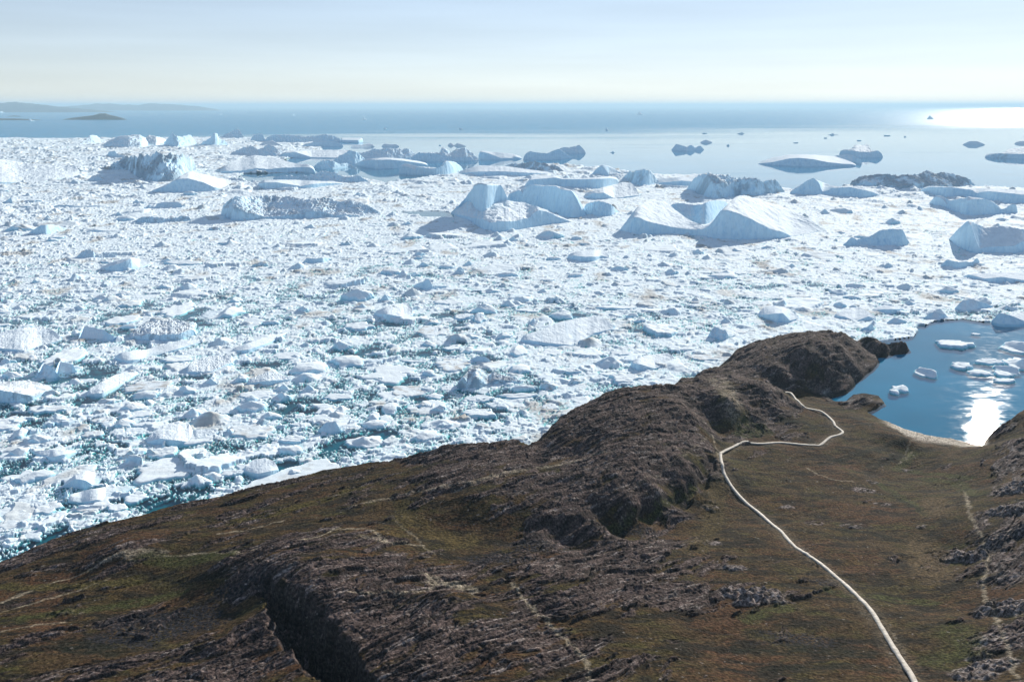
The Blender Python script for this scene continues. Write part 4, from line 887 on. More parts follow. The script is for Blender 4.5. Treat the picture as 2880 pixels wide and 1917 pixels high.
IB('C', 'distant flat block at the right edge below the glitter', [(2288, 404), (2430, 404)], [(2288, 391, .2), (2330, 384, .3), (2430, 388, .2)])
IB('C', 'jagged little iceberg alone in the middle of the pale water', [(-78, 447), (30, 452), (148, 445)], [(-78, 437, .05), (-50, 403, .15), (-20, 410, .15), (30, 425, .12), (60, 408, .15), (90, 430, .12), (125, 411, .15), (148, 437, .05)], rough=.4)
IB('C', 'small low iceberg right above the jagged little one', [(122, 396), (205, 397)], [(122, 389, .2), (160, 375, .3), (205, 391, .2)])
IB('3', 'thick round floe with a raised white top right below the castle berg', [(1550, 1210), (1700, 1242), (1850, 1238), (1920, 1200), (2015, 1202)], [(1550, 1192, .02), (1620, 1170, .06), (1750, 1185, .05), (1880, 1182, .05), (1930, 1172, .05), (2015, 1192, .02)], [(1550, 1155, .2), (1700, 1115, .35), (1900, 1105, .35), (2015, 1152, .2)], rough=.15)
IB('2', 'broad iceberg, half smooth white table and half dirty grey rubble', [(75, 965), (150, 1033), (400, 1018), (600, 1008), (900, 1003), (1200, 993), (1550, 988), (1850, 953)], [(75, 835, .01), (110, 825, .015), (160, 875, .015), (250, 882, .015), (400, 940, .01), (580, 982, .008), (850, 967, .012), (1000, 930, .02), (1150, 905, .03), (1300, 960, .015), (1550, 962, .015), (1700, 962, .012), (1850, 948, .01)], [(75, 822, .05), (300, 842, .07), (560, 905, .05), (620, 872, .06), (850, 902, .05), (1200, 850, .08), (1500, 900, .06), (1850, 932, .05)], [(75, 795, .14), (300, 757, .18), (700, 747, .2), (1000, 790, .18), (1120, 770, .18), (1300, 785, .18), (1400, 820, .16), (1600, 820, .16), (1720, 850, .14), (1850, 922, .07)], rough=.5, dirt=.4, ts=(9, 0.2, 0.3))
IB('2', 'flat white shelf below the still lead with a blue left wall', [(475, 663), (520, 684), (900, 673), (1060, 668), (1250, 643), (1440, 622)], [(475, 602, .01), (700, 600, .015), (900, 632, .01), (970, 642, .01), (1080, 617, .01), (1250, 607, .01), (1440, 610, .01)], [(475, 592, .08), (560, 570, .12), (900, 572, .12), (1440, 597, .08)], rough=.15)
IB('2', 'ragged rubble bank along the near side of the still lead', [(655, 562), (1000, 592), (1400, 602), (1720, 602)], [(655, 532, .05), (900, 520, .06), (1050, 520, .06), (1200, 475, .1), (1330, 490, .1), (1450, 540, .06), (1620, 518, .06), (1720, 572, .03)], rough=.9, dirt=.2)
IB('2', 'small wedge with a square blue front in the mid-left brash', [(975, 1493), (1200, 1493), (1320, 1452)], [(975, 1483, .05), (1030, 1430, .15), (1130, 1440, .15), (1190, 1430, .15), (1320, 1432, .1)], rough=.25)
IB('B', 'tent-shaped white iceberg in the very middle of the fjord', [(495, 1392), (620, 1420), (740, 1397)], [(495, 1372, .08), (560, 1352, .2), (600, 1333, .3), (630, 1380, .2), (740, 1382, .1)], rough=.2)
IB('C', 'long low swell of ice near the right edge below the sharp pyramid', [(1935, 1323), (2050, 1343), (2150, 1364), (2352, 1362), (2500, 1357)], [(1935, 1312, .02), (1970, 1300, .04), (2080, 1332, .02), (2200, 1320, .05), (2352, 1342, .02), (2500, 1342, .02)], [(1935, 1303, .08), (2200, 1287, .2), (2500, 1290, .2)], rough=.15)
IB('F', 'broad triangular iceberg right of the lagoon mouth', [(1870, 77), (1950, 97), (2140, 62)], [(1870, 62, .06), (1930, 10, .25), (1985, -2, .3), (2140, 46, .1)], rough=.15)
IB('F', 'white block with a lower shelf in front, above the rocky knoll', [(520, 122), (640, 167), (740, 168), (805, 142)], [(520, 115, .04), (600, 105, .08), (690, 98, .1), (740, 150, .03), (805, 132, .03)], [(520, 92, .15), (560, 60, .25), (630, 48, .28), (700, 55, .3), (760, 92, .25), (805, 122, .15)], rough=.2)
IB('F', 'small pyramid iceberg mirrored at the lagoon mouth', [(1655, 137), (1750, 152), (1835, 132)], [(1655, 132, .05), (1740, 80, .25), (1835, 127, .05)], rough=.1)
IB('F', 'domed white iceberg at the right end of the lagoon mouth', [(2130, 167), (2200, 184), (2352, 183), (2500, 178)], [(2130, 152, .04), (2180, 95, .15), (2250, 112, .15), (2352, 152, .08), (2500, 152, .08)], [(2130, 132, .12), (2352, 90, .3), (2500, 100, .3)], rough=.2)
IB('F', 'white iceberg with two small blue fronts above the knoll headland', [(1045, 128), (1180, 162), (1335, 148)], [(1045, 112, .04), (1120, 125, .08), (1190, 156, .03), (1280, 120, .1), (1335, 142, .04)], [(1045, 102, .08), (1170, 65, .25), (1220, 58, .25), (1335, 122, .15)], rough=.25)
IB('F', 'smooth low floe-like iceberg right of the two-fronted one', [(1305, 87), (1450, 107), (1525, 82)], [(1305, 82, .04), (1380, 72, .08), (1525, 72, .08)], [(1305, 72, .15), (1390, 42, .25), (1525, 62, .2)], rough=.15)
IB('F', 'rounded blue-shaded hump close to the headland tip', [(1405, 170), (1460, 182), (1550, 165)], [(1405, 160, .05), (1460, 128, .2), (1550, 155, .1)], rough=.15)
IB('F', 'bluish crumbling iceberg left of the knoll', [(175, 262), (270, 298), (372, 257)], [(175, 242, .08), (220, 190, .25), (300, 220, .22), (320, 270, .05), (372, 242, .08)], rough=.6, cap=0.35)
IB('F', 'small dark upright block just behind the headland', [(1225, 222), (1290, 226), (1325, 215)], [(1225, 205, .1), (1270, 195, .2), (1300, 170, .25), (1325, 205, .1)], rough=.4, cap=0.6)
IB('E', 'grey dirt-streaked iceberg with two humps in the near middle', [(795, 622), (940, 633), (1000, 603), (1245, 583)], [(795, 592, .04), (850, 540, .08), (870, 592, .04), (930, 542, .08), (1000, 590, .04), (1060, 560, .06), (1245, 572, .02)], [(795, 572, .08), (880, 495, .18), (930, 468, .22), (980, 490, .22), (1010, 532, .2), (1050, 500, .22), (1150, 540, .16), (1245, 562, .08)], rough=.6, dirt=.75, cap=0.28)
IB('E', 'small white block just above the grey two-humped iceberg', [(870, 437), (1000, 449), (1040, 441)], [(870, 427, .08), (940, 392, .2), (1000, 402, .2), (1040, 432, .1)], rough=.2, cap=0.3)
IB('E', 'thick white iceberg with a scalloped front in the upper middle', [(225, 112), (320, 157), (420, 158), (495, 122)], [(225, 102, .04), (330, 108, .08), (410, 122, .08), (430, 132, .05), (495, 112, .04)], [(225, 87, .12), (350, 40, .3), (440, 25, .38), (495, 62, .3)], rough=.3, cap=0.22)
IB('E', 'very broad white iceberg with curved shadow bands right of the middle', [(1235, 303), (1400, 328), (1600, 338), (1720, 263), (1880, 218)], [(1235, 275, .03), (1400, 302, .03), (1600, 322, .02), (1740, 237, .03), (1880, 203, .02)], [(1235, 250, .12), (1350, 225, .17), (1500, 160, .25), (1650, 130, .3), (1760, 118, .34), (1880, 172, .2)], rough=.3)
IB('E', 'white iceberg with a block-like corner above the shore ridge', [(1995, 472), (2050, 503), (2160, 493), (2300, 432)], [(1995, 442, .04), (2050, 447, .08), (2160, 482, .03), (2300, 422, .02)], [(1995, 422, .12), (2100, 388, .22), (2250, 372, .3), (2300, 402, .15)], rough=.25)
IB('D', 'flat-topped iceberg with a pale blue wall and a left peak, left side', [(535, 287), (780, 298), (825, 272)], [(535, 272, .04), (570, 182, .2), (720, 215, .15), (760, 245, .12), (825, 267, .05)], rough=.25, cap=0.22)
IB('D', 'rubble-topped grey iceberg beside the turquoise pool', [(885, 283), (1100, 298), (1240, 293), (1345, 252)], [(885, 268, .03), (1050, 240, .06), (1100, 252, .06), (1240, 240, .06), (1345, 203, .08)], [(885, 235, .12), (1000, 162, .22), (1100, 150, .24), (1200, 140, .24), (1345, 172, .15)], rough=.8, dirt=.45)
IB('D', 'long curved white iceberg with a turquoise foot, left side', [(785, 418), (870, 460), (950, 442), (1050, 403), (1220, 362), (1395, 300)], [(785, 402, .02), (870, 425, .04), (1000, 410, .04), (1200, 352, .02), (1395, 296, .01)], [(785, 388, .08), (830, 370, .12), (1000, 350, .18), (1150, 310, .22), (1280, 292, .2), (1395, 291, .06)], rough=.15)
IB('D', 'flat iceberg with a dirty top and clean wall cut by the left edge', [(-180, 705), (0, 715), (150, 725), (240, 703), (360, 622)], [(-180, 620, .01), (0, 627, .01), (160, 657, .015), (240, 672, .015), (360, 613, .01)], [(-180, 582, .2), (50, 570, .28), (200, 560, .3), (360, 602, .15)], rough=.35, dirt=.45)
IB('D', 'grey pointed iceberg above the flat dirty-topped one', [(235, 547), (330, 562), (415, 542)], [(235, 532, .05), (300, 440, .25), (340, 460, .25), (415, 532, .08)], rough=.35, dirt=.3, cap=0.4)
IB('D', 'white rounded block leaning on the grey pointed iceberg', [(375, 527), (450, 534), (530, 512)], [(375, 502, .05), (410, 430, .25), (500, 450, .28), (530, 502, .1)], rough=.2, cap=0.35)
IB('D', 'wide flat white iceberg at the left edge above the pointed one', [(-180, 382), (0, 362), (170, 378), (250, 343), (420, 292)], [(-180, 342, .02), (0, 342, .02), (170, 355, .02), (300, 322, .02), (420, 282, .01)], [(-180, 242, .2), (0, 230, .25), (150, 200, .3), (300, 190, .3), (420, 242, .15)], rough=.35)
IB('D', 'long white spur pointing up right beside open teal water', [(1595, 373), (1700, 383), (1850, 323), (1985, 242)], [(1595, 362, .02), (1700, 352, .04), (1850, 302, .04), (1985, 234, .01)], [(1595, 342, .1), (1750, 290, .2), (1850, 255, .22), (1985, 229, .05)], rough=.15)
IB('D', 'ridged white floe rising to the right over a green pool, left side', [(595, 673), (700, 683), (820, 613), (955, 522)], [(595, 657, .02), (700, 652, .04), (820, 592, .04), (955, 512, .01)], [(595, 632, .15), (700, 570, .28), (800, 520, .34), (955, 495, .12)], rough=.35)
IB('D', 'hummocked white iceberg right of the teal channel', [(1700, 593), (1850, 603), (2005, 567)], [(1700, 580, .03), (1850, 565, .06), (2005, 555, .03)], [(1700, 560, .15), (1850, 500, .3), (2005, 542, .15)], rough=.5)
IB('D', 'boxy rubble floe on the left bank of the teal channel', [(1285, 523), (1450, 518), (1605, 452)], [(1285, 502, .03), (1450, 503, .02), (1605, 432, .03)], [(1285, 452, .15), (1400, 400, .28), (1605, 382, .2)], rough=.6)
IB('D', 'large domed white iceberg split by a blue notch, near left', [(1005, 1003), (1200, 1018), (1330, 993), (1505, 932)], [(1005, 987, .02), (1100, 962, .06), (1180, 972, .06), (1310, 987, .02), (1505, 917, .02)], [(1005, 952, .15), (1120, 870, .28), (1230, 840, .32), (1305, 858, .32), (1325, 905, .3), (1505, 890, .2)], rough=.3)
IB('D', 'smooth white floe pointing down between dark leads near the left edge', [(230, 1072), (370, 1133), (450, 1113), (530, 1062)], [(230, 1062, .03), (350, 1092, .08), (530, 1052, .04)], [(230, 1048, .12), (380, 1035, .28), (530, 1047, .12)], rough=.12)
IB('D', 'small high white iceberg with a round shaded front, lower left', [(435, 1297), (580, 1317), (650, 1293), (735, 1222)], [(435, 1287, .02), (520, 1240, .12), (590, 1250, .1), (650, 1287, .03), (735, 1212, .04)], [(435, 1272, .08), (520, 1210, .28), (600, 1183, .34), (660, 1195, .3), (735, 1206, .15)], rough=.25, cap=0.24)
IB('D', 'smooth white floe like a tilted plate below the small high iceberg', [(465, 1403), (640, 1423), (740, 1403), (850, 1343), (945, 1292)], [(465, 1388, .02), (560, 1402, .03), (670, 1382, .06), (740, 1397, .02), (850, 1337, .02), (945, 1289, .01)], [(465, 1352, .2), (600, 1315, .35), (750, 1290, .38), (945, 1287, .08)], rough=.1)
IB('D', 'round wrinkled white iceberg near the shore', [(1680, 1203), (1780, 1243), (1870, 1223), (1920, 1192)], [(1680, 1183, .08), (1780, 1205, .12), (1920, 1172, .08)], [(1680, 1152, .25), (1740, 1110, .4), (1830, 1094, .48), (1890, 1120, .4), (1920, 1162, .25)], rough=.2, cap=0.28)
IB('D', 'upright white block with a blue left face, right of the near middle', [(2185, 922), (2280, 942), (2350, 922)], [(2185, 907, .08), (2250, 848, .25), (2310, 843, .28), (2350, 902, .1)], rough=.2, cap=0.45)

# ------------------------------------------------------------------ floes: smaller separate pieces
def floe(X, Y, rx, ry, h, label, seed, style='flat', rot=0.0, group=None, dirt=0.0, name='ice_floe', cat='ice floe', z0=0.0):
    rng = np.random.RandomState(seed)
    na, nr = (44, 13) if rx > 8 else (30, 9)
    th = np.linspace(0, 2 * np.pi, na, endpoint=False)
    out = 1 + 0.34 * fbm(np.cos(th) * 1.5 + seed, np.sin(th) * 1.5, seed, 4, 0.65) * 2 + 0.10 * np.sin(2 * th + rng.rand() * 6)
    # corners: broken rather than round
    k = rng.randint(4, 7); ph = rng.rand() * 6.28
    out *= 1 / np.maximum(np.cos(((th + ph) % (2 * np.pi / k)) - np.pi / k), 0.6) ** 0.6
    out /= out.mean()
    prof_r = np.concatenate([[0.0], np.linspace(0.12, 0.90, nr - 4), [0.96, 1.0, 1.03, 1.10]])[:nr + 1]
    R, T = np.meshgrid(prof_r, th, indexing='ij')
    x = np.cos(T) * R * out[None] * rx; y = np.sin(T) * R * out[None] * ry
    ux, uy = x / rx, y / ry
    if style == 'flat': z = h * (0.65 + 0.18 * (ux * rng.uniform(-1, 1) + uy * rng.uniform(-1, 1)) + 0.22 * fbm(ux * 2 + seed, uy * 2, seed + 1, 4))
    elif style == 'dome': z = h * (0.35 + 0.75 * np.sqrt(np.clip(1 - (ux ** 2 + uy ** 2) * 0.95, 0, 1)) + 0.15 * fbm(ux * 2 + seed, uy * 2, seed + 1, 4))
    elif style == 'wedge':
        a = rng.uniform(-0.8, 0.8)
        t = ux * math.cos(a) + uy * math.sin(a)
        c0 = rng.uniform(-0.35, 0.35)
        z = h * (0.15 + np.clip(1 - np.where(t < c0, (c0 - t) * 1.9, (t - c0) * 0.75), 0, 1) * (1 - 0.45 * np.abs(uy)) + 0.12 * fbm(ux * 2 + seed, uy * 2, seed + 1, 4))
    else:
        px_, py_ = rng.uniform(-.35, .35, 2); d = np.hypot(ux - px_, uy - py_)
        d2 = np.hypot(ux + px_ * 1.2, uy + py_)
        z = h * (0.18 + np.maximum(np.clip(1 - d * 1.5, 0, 1), 0.55 * np.clip(1 - d2 * 1.7, 0, 1)) + 0.22 * fbm(ux * 2.5 + seed, uy * 2.5, seed + 1, 4))
    z = z + 0.06 * h * fbm(ux * 9, uy * 9, seed + 2, 2)
    z = np.maximum(z, 0.12 * h)
    edge = np.interp(R, [0, .90, .96, 1.0, 1.03, 1.10], [1, 1, .86, .45, 0, 0])
    z = z * edge
    z[-2] = -0.15; z[-1] = -1.2
    c = np.broadcast_to(np.array([0.80, 0.88, 0.92]), x.shape + (3,)).copy()
    if dirt > 0:
        dn = smooth(-0.1, 0.35, fbm(ux * 1.8 + seed, uy * 1.8, seed + 5, 5, 0.65)) * dirt
        c = c * (1 - dn[..., None]) + np.array([0.42, 0.39, 0.35]) * dn[..., None]
    c[-3] = c[-3] * 0.5 + np.array([0.5, 0.74, 0.82]) * 0.5; c[-2] = (0.30, 0.64, 0.66); c[-1] = (0.10, 0.50, 0.50)
    V = np.stack([x, y, z], -1).reshape(-1, 3)
    idx = np.arange(V.shape[0]).reshape(len(prof_r), na)
    nx = np.roll(idx, -1, axis=1)
    q = np.stack([idx[:-1], idx[1:], nx[1:], nx[:-1]], -1).reshape(-1, 4)
    q = q[na:]                                   # the innermost ring closes as triangles below
    me_c = c.reshape(-1, 3)
    cap = np.stack([np.full(na, idx[0, 0]), idx[1], nx[1], nx[1]], -1)
    # triangles stored separately through a second face list
    o = link_mixed(name, V, q, cap[:, :3], M_FLOE, me_c)
    o.location = (float(X), float(Y), z0); o.rotation_euler = (0, 0, rot)
    tag(o, label, cat, group)
    return o

def link_mixed(name, V, quads, tris, material, col):
    used = np.zeros(len(V), bool); used[quads.ravel()] = True; used[tris.ravel()] = True
    idx = np.cumsum(used) - 1
    V = V[used].astype(np.float32); col = col[used]; quads = idx[quads]; tris = idx[tris]
    me = bpy.data.meshes.new(name)
    me.vertices.add(len(V)); me.vertices.foreach_set('co', V.ravel())
    lv = np.concatenate([quads.ravel(), tris.ravel()]).astype(np.int32)
    me.loops.add(len(lv)); me.loops.foreach_set('vertex_index', lv)
    st = np.concatenate([np.arange(len(quads)) * 4, len(quads) * 4 + np.arange(len(tris)) * 3]).astype(np.int32)
    me.polygons.add(len(st)); me.polygons.foreach_set('loop_start', st)
    me.update(calc_edges=True)
    me.polygons.foreach_set('use_smooth', np.ones(len(st), bool))
    at = me.attributes.new('tint', 'FLOAT_COLOR', 'POINT')
    cc = np.ones((len(V), 4), np.float32); cc[:, :3] = col
    at.data.foreach_set('color', cc.ravel())
    me.materials.append(material)
    o = bpy.data.objects.new(name, me); sc.collection.objects.link(o)
    return o

def box_floe(reg, x0, y0, x1, y1, style, hfrac, label, dirt=0.0, group=None, **kw):
    """A floe filling the photo box; hfrac is the share of the box height that is its own height."""
    ox, oy, s = REG[reg]
    a, b, c_, d = ox + x0 * s, ox + x1 * s, oy + y0 * s, oy + y1 * s
    yb = d; hpx = (d - c_) * hfrac
    Xl, Yl = G(a, d); Xr, Yr = G(b, d)
    Xt, Yt = G((a + b) / 2, c_ + hpx); Xb, Yb = G((a + b) / 2, d)
    rx = math.hypot(Xr - Xl, Yr - Yl) / 2
    ry = max(math.hypot(Xt - Xb, Yt - Yb) / 2, rx * 0.25)
    X, Y = (Xt + Xb) / 2, (Yt + Yb) / 2
    h = hpx / FPX * math.hypot(Y, H) * 1.05
    _seed[0] += 7
    return floe(X, Y, rx, ry, h, label, _seed[0], style, 0.0, group, dirt, **kw)

LG = 'small bergs drifting on the lagoon'
for b in [(1750, 272, 1970, 342, 'flat', .35, 'sunlit blinding white slab floating alone on the lagoon'), (1620, 462, 1735, 542, 'wedge', .4, 'fin-shaped small berg with a trailing point in the middle of the lagoon'),
          (1445, 583, 1555, 640, 'wedge', .4, 'larger of the two little bergs nearest the rocky islet'), (1425, 618, 1490, 658, 'dome', .4, 'smallest rounded berg nearest the rocky islet'),
          (1862, 428, 1982, 490, 'flat', .4, 'rectangular little berg left of the lagoon cluster'), (2040, 403, 2192, 455, 'flat', .4, 'uppermost long berg of the lagoon cluster'),
          (1982, 483, 2117, 532, 'dome', .3, 'oval berg below the rectangular one on the lagoon'), (2160, 450, 2302, 515, 'wedge', .4, 'peaked berg in the middle of the lagoon cluster'),
          (2150, 488, 2257, 542, 'flat', .4, 'squat berg between the peaked and the lowest one'), (2135, 540, 2290, 577, 'flat', .4, 'lowest long flat berg of the lagoon cluster'),
          (2235, 375, 2420, 490, 'peak', .35, 'biggest crumbly berg of the lagoon cluster at the right edge'), (2190, 280, 2480, 375, 'wedge', .45, 'long white slab with a blue front at the right edge of the lagoon'),
          (1990, 233, 2045, 250, 'flat', .4, 'tiny flat berg in the upper lagoon')]:
    box_floe('F', *b, group=LG, name='small_iceberg', cat='small iceberg')
NF = 'ice floes one can pick out in the near brash'
for b in [(745, 1402, 875, 1467, 'flat', .25, 'flat oval floe by dark water close to the shore'), (235, 1382, 418, 1478, 'flat', .22, 'long tilted floe with a shaded edge, lower left', .15),
          (-60, 1422, 152, 1510, 'flat', .2, 'floe with a straight right end cut by the left edge'), (0, 1470, 212, 1575, 'flat', .15, 'broad rubbly floe at the lower left edge', .2), (935, 1088, 1385, 1245, 'flat', .12, 'very broad flat floe left of the round wrinkled iceberg', .2),
          (30, 880, 192, 972, 'wedge', .35, 'wedge floe near the left edge above the dark leads'), (-60, 808, 162, 902, 'flat', .3, 'white floe with a shaded left end at the left edge'), (922, 622, 1118, 688, 'dome', .4, 'smooth white dome floe beside the green pool'),
          (60, 1150, 322, 1275, 'wedge', .3, 'wedge-topped broad floe left of the open dark lead'), (1140, 15, 1312, 132, 'flat', .15, 'narrow white floe along a teal crack'), (1525, 1168, 1668, 1227, 'flat', .35, 'thick slab floe left of the round wrinkled iceberg'),
          (860, 560, 1165, 642, 'flat', .2, 'brown-stained floe below the curved white iceberg', .8), (1600, 855, 1885, 965, 'flat', .2, 'oval floe with a dirty left end above a dark pool', .5), (1925, 930, 2115, 1000, 'flat', .4, 'long narrow slab floe left of the upright block'),
          (140, 1335, 235, 1385, 'dome', .3, 'small round floe on dark water near the left edge'), (550, 1395, 710, 1470, 'flat', .15, 'grey-stained floe in the near channel', .6), (420, 1265, 700, 1300, 'flat', .3, 'low rim of ice before the small high iceberg'),
          (1965, 1165, 2075, 1210, 'wedge', .4, 'blue-shaded slab lying beside the shore ice'), (850, 1330, 1015, 1400, 'flat', .2, 'lumpy floe right of the tilted plate'), (205, 720, 430, 790, 'flat', .3, 'patchy flat floe below the dirty-topped iceberg', .3),
          (1030, 1010, 1220, 1100, 'flat', .35, 'square-fronted floe above the broad flat one'), (1220, 910, 1500, 1000, 'flat', .2, 'sheet of ice trailing right of the domed iceberg'), (1445, 40, 1660, 140, 'wedge', .3, 'shaded wedge floe on the upper left water crack'),
          (740, 105, 950, 185, 'flat', .25, 'white plate floe above the rubble-topped iceberg'), (810, 0, 980, 60, 'wedge', .45, 'brownish wedge floe at the upper left', .4), (2020, 420, 2260, 530, 'dome', .3, 'domed floe with a blue hollow left of the middle'),
          (340, 330, 560, 460, 'flat', .2, 'low white floe left of the curved iceberg'), (1110, 380, 1330, 440, 'flat', .25, 'floe in the turquoise pool under the curved iceberg')]:
    dirt = b[7] if len(b) > 7 else 0.0
    box_floe('D', *b[:7], dirt=dirt, group=NF)
for b in [(1170, 585, 1350, 640, 'dome', .5, 'blue-shaded dome floe right of the grey two-humped iceberg'), (1100, 640, 1345, 690, 'flat', .4, 'long shelf floe under the blue-shaded dome'), (480, 890, 670, 985, 'wedge', .35, 'wedge floe with a blue front near the shore bay'),
          (275, 705, 410, 790, 'dome', .3, 'bright rounded floe beside the turquoise streak'), (155, 825, 325, 895, 'dome', .35, 'smooth dome floe above the dark near pool'), (60, 910, 300, 1030, 'peak', .3, 'peaked floe with two blue hollows near the shore', .15),
          (340, 590, 570, 680, 'flat', .15, 'grey-brown stained flat floe left of the near middle', .7), (650, 400, 880, 500, 'flat', .15, 'wide dirty flat floe above the grey two-humped iceberg', .8), (160, 450, 500, 570, 'flat', .12, 'large clean flat floe left of the two-humped iceberg'),
          (580, 640, 700, 690, 'wedge', .35, 'small wedge floe below the stained flat floe'), (1850, 500, 2045, 585, 'flat', .35, 'thick floe at the open water above the ridge'), (1780, 490, 1900, 535, 'flat', .25, 'thin plate left of the thick floe'), (1525, 465, 1645, 520, 'flat', .4, 'squared slab floe right of the middle'),
          (1160, 440, 1300, 520, 'dome', .3, 'white hump between the small block and the two-humped iceberg'), (1380, 340, 1520, 395, 'flat', .2, 'lens-shaped floe below the broad banded iceberg'), (1590, 345, 1810, 405, 'flat', .3, 'long slab floe right of the dark crack'),
          (1860, 350, 2000, 395, 'flat', .35, 'white bar floe under the right middle'), (1120, 305, 1285, 400, 'wedge', .3, 'white wedge floe left of the broad banded iceberg'), (20, 150, 215, 220, 'flat', .35, 'flat white block with a blue front on the middle left'),
          (530, 180, 740, 260, 'flat', .15, 'round brownish floe in the middle', .6), (780, 90, 900, 150, 'flat', .4, 'small iced shelf with a turquoise pool'), (900, 80, 1000, 165, 'wedge', .5, 'blue pointed floe right of the iced shelf'), (1030, 220, 1170, 280, 'wedge', .5, 'blue ridge floe in the middle'),
          (1770, 35, 2035, 80, 'flat', .4, 'long white bar floe at the upper right middle'), (650, 0, 830, 45, 'flat', .3, 'flat white floe at the upper middle'), (1100, -10, 1250, 60, 'peak', .5, 'blue knob floe at the upper middle'), (1300, 120, 1370, 185, 'peak', .5, 'little white horn floe'),
          (820, 320, 910, 380, 'wedge', .5, 'little white wedge above the small white block'), (560, 480, 640, 540, 'dome', .5, 'little round dome left of the grey two-humped iceberg'), (170, 355, 250, 390, 'wedge', .5, 'little blue wedge on the middle left'), (2100, 155, 2300, 265, 'flat', .35, 'lumpy broad floe above the white bar', .1),
          (1510, 630, 1700, 680, 'peak', .5, 'low knobbly floe close under the ridge'), (1380, 720, 1500, 765, 'flat', .25, 'flat floe above the dark strip by the ridge'), (840, 745, 1060, 825, 'flat', .35, 'lumpy shaded floe above the near pool'), (570, 800, 850, 905, 'peak', .25, 'crumbly broad floe above the bay')]:
    dirt = b[7] if len(b) > 7 else 0.0
    box_floe('E', *b[:7], dirt=dirt, group=NF)

# tiny distant pieces on the open sea
for i, (r, x, y, w, h, t) in enumerate([('C', 400, 333, 50, 8, 'low distant growler left of centre on the bright water'), ('C', 1030, 341, 60, 8, 'thin distant growler above the long dome'), ('C', 1408, 347, 36, 5, 'thin sliver of ice right of the stepped iceberg'),
        ('C', 312, 416, 22, 10, 'small dark fleck of ice between the jagged and the long dome'), ('C', 287, 173, 20, 8, 'left of two distant iceberg specks under the horizon'), ('C', 390, 173, 18, 8, 'right of two distant iceberg specks under the horizon'),
        ('C', 1706, 233, 14, 22, 'thin dark pinnacle of ice in front of the glitter'), ('C', 780, 396, 30, 4, 'faint low fleck above the long dome left part'), ('C', 985, 364, 16, 5, 'tiny fleck above the stepped iceberg'), ('C', 150, 331, 26, 4, 'tiny fleck above the small low iceberg'),
        ('C', 1533, 355, 16, 6, 'tiny fleck right of the thin sliver'), ('C', 1365, 155, 16, 8, 'distant speck of ice below the right horizon'), ('C', 2200, 142, 40, 10, 'faint iceberg on the horizon at the right'), ('C', 1215, 381, 26, 5, 'tiny fleck left of the stepped iceberg cap'),
        ('B', 1829, 308, 20, 16, 'small dark blocky iceberg on the line where the bright water begins'), ('B', 2056, 202, 46, 16, 'distant double-peaked iceberg below the horizon'), ('B', 822, 302, 24, 8, 'small distant iceberg on the blue water left of centre'), ('B', 1870, 463, 28, 8, 'pair of ice flecks on the calm water'),
        ('B', 160, 236, 28, 14, 'faint blue iceberg far out left of centre'), ('B', 302, 301, 20, 6, 'fleck of ice on the left blue water'), ('B', 1215, 163, 14, 10, 'faint speck of ice just under the horizon'), ('B', 680, 414, 12, 5, 'fleck left of the pair of tiny ice peaks'),
        ('A', 360, 184, 26, 12, 'bright iceberg off the left coast, right of another'), ('A', 240, 182, 20, 12, 'bright iceberg off the left coast, middle one'), ('A', 8, 188, 22, 8, 'bright iceberg off the coast at the left edge'), ('A', 213, 246, 34, 12, 'white iceberg before the thin dark point of land'),
        ('A', 2024, 207, 16, 8, 'white speck on the blue sea right of the islands'), ('A', 1522, 203, 12, 5, 'tiny white speck right of the dark island')]):
    box_floe(r, x - w / 2, y - h, x + w / 2, y + 2, 'peak' if h > 7 else 'flat', .95, t, group='distant bergs on the open sea', name='small_iceberg', cat='small iceberg')

# the next largest pieces through the whole fjord
rng = np.random.RandomState(5)
made = 0
boxes = [(o.location.x, o.location.y, max(o.dimensions.x, o.dimensions.y) * 0.5) for o in sc.objects if o.name.startswith(('iceberg', 'ice_floe', 'small_iceberg'))]
adj = {'flat': 'flat slab', 'wedge': 'tilted wedge', 'dome': 'rounded hump', 'peak': 'peaked lump'}
for _ in range(6000):
    if made >= 200: break
    py = rng.uniform(0, 1) ** 0.9 * 900 + 500
    px = rng.uniform(-40, 2920)
    if not bool(inside(np.array([px]), np.array([py]), ICE_EDGE)[0]): continue
    if py > np.interp(px, [0, 600, 1200, 1700, 2100, 2560], [1500, 1360, 1210, 1080, 1000, 880]): continue
    X, Y = G(px, py); X, Y = float(X), float(Y)
    r = math.hypot(X, Y)
    size = (rng.pareto(2.2) * 0.35 + 0.75) * (7.5 + 0.0042 * r)
    size = min(size, 26)
    if any((X - a) ** 2 + (Y - b) ** 2 < (c_ + size) ** 2 for a, b, c_ in boxes): continue
    boxes.append((X, Y, size))
    st = rng.choice(['flat', 'flat', 'wedge', 'wedge', 'dome', 'peak'])
    hh = size * {'flat': .16, 'wedge': .48, 'dome': .34, 'peak': .6}[st] * rng.uniform(.7, 1.3)
    dirty = rng.rand() < 0.16
    zone = 'near the shore' if r < 950 else ('in the middle brash' if r < 1500 else 'in the far brash')
    side = 'left' if px < 960 else ('centre' if px < 1920 else 'right')
    sz = 'small' if size < 11 else ('medium' if size < 16 else 'large')
    lab = f"{sz} {'dirty grey' if dirty else 'white'} {adj[st]} of ice {zone}, {side} part of the fjord"
    floe(X, Y, size * rng.uniform(.8, 1.25), size * rng.uniform(.5, .9), hh, lab, 900 + made, st, rng.uniform(-.5, .5), f"{sz} {'dirty' if dirty else 'white'} {adj[st]} pieces {zone}, {side}", 0.75 if dirty else 0.0)
    made += 1

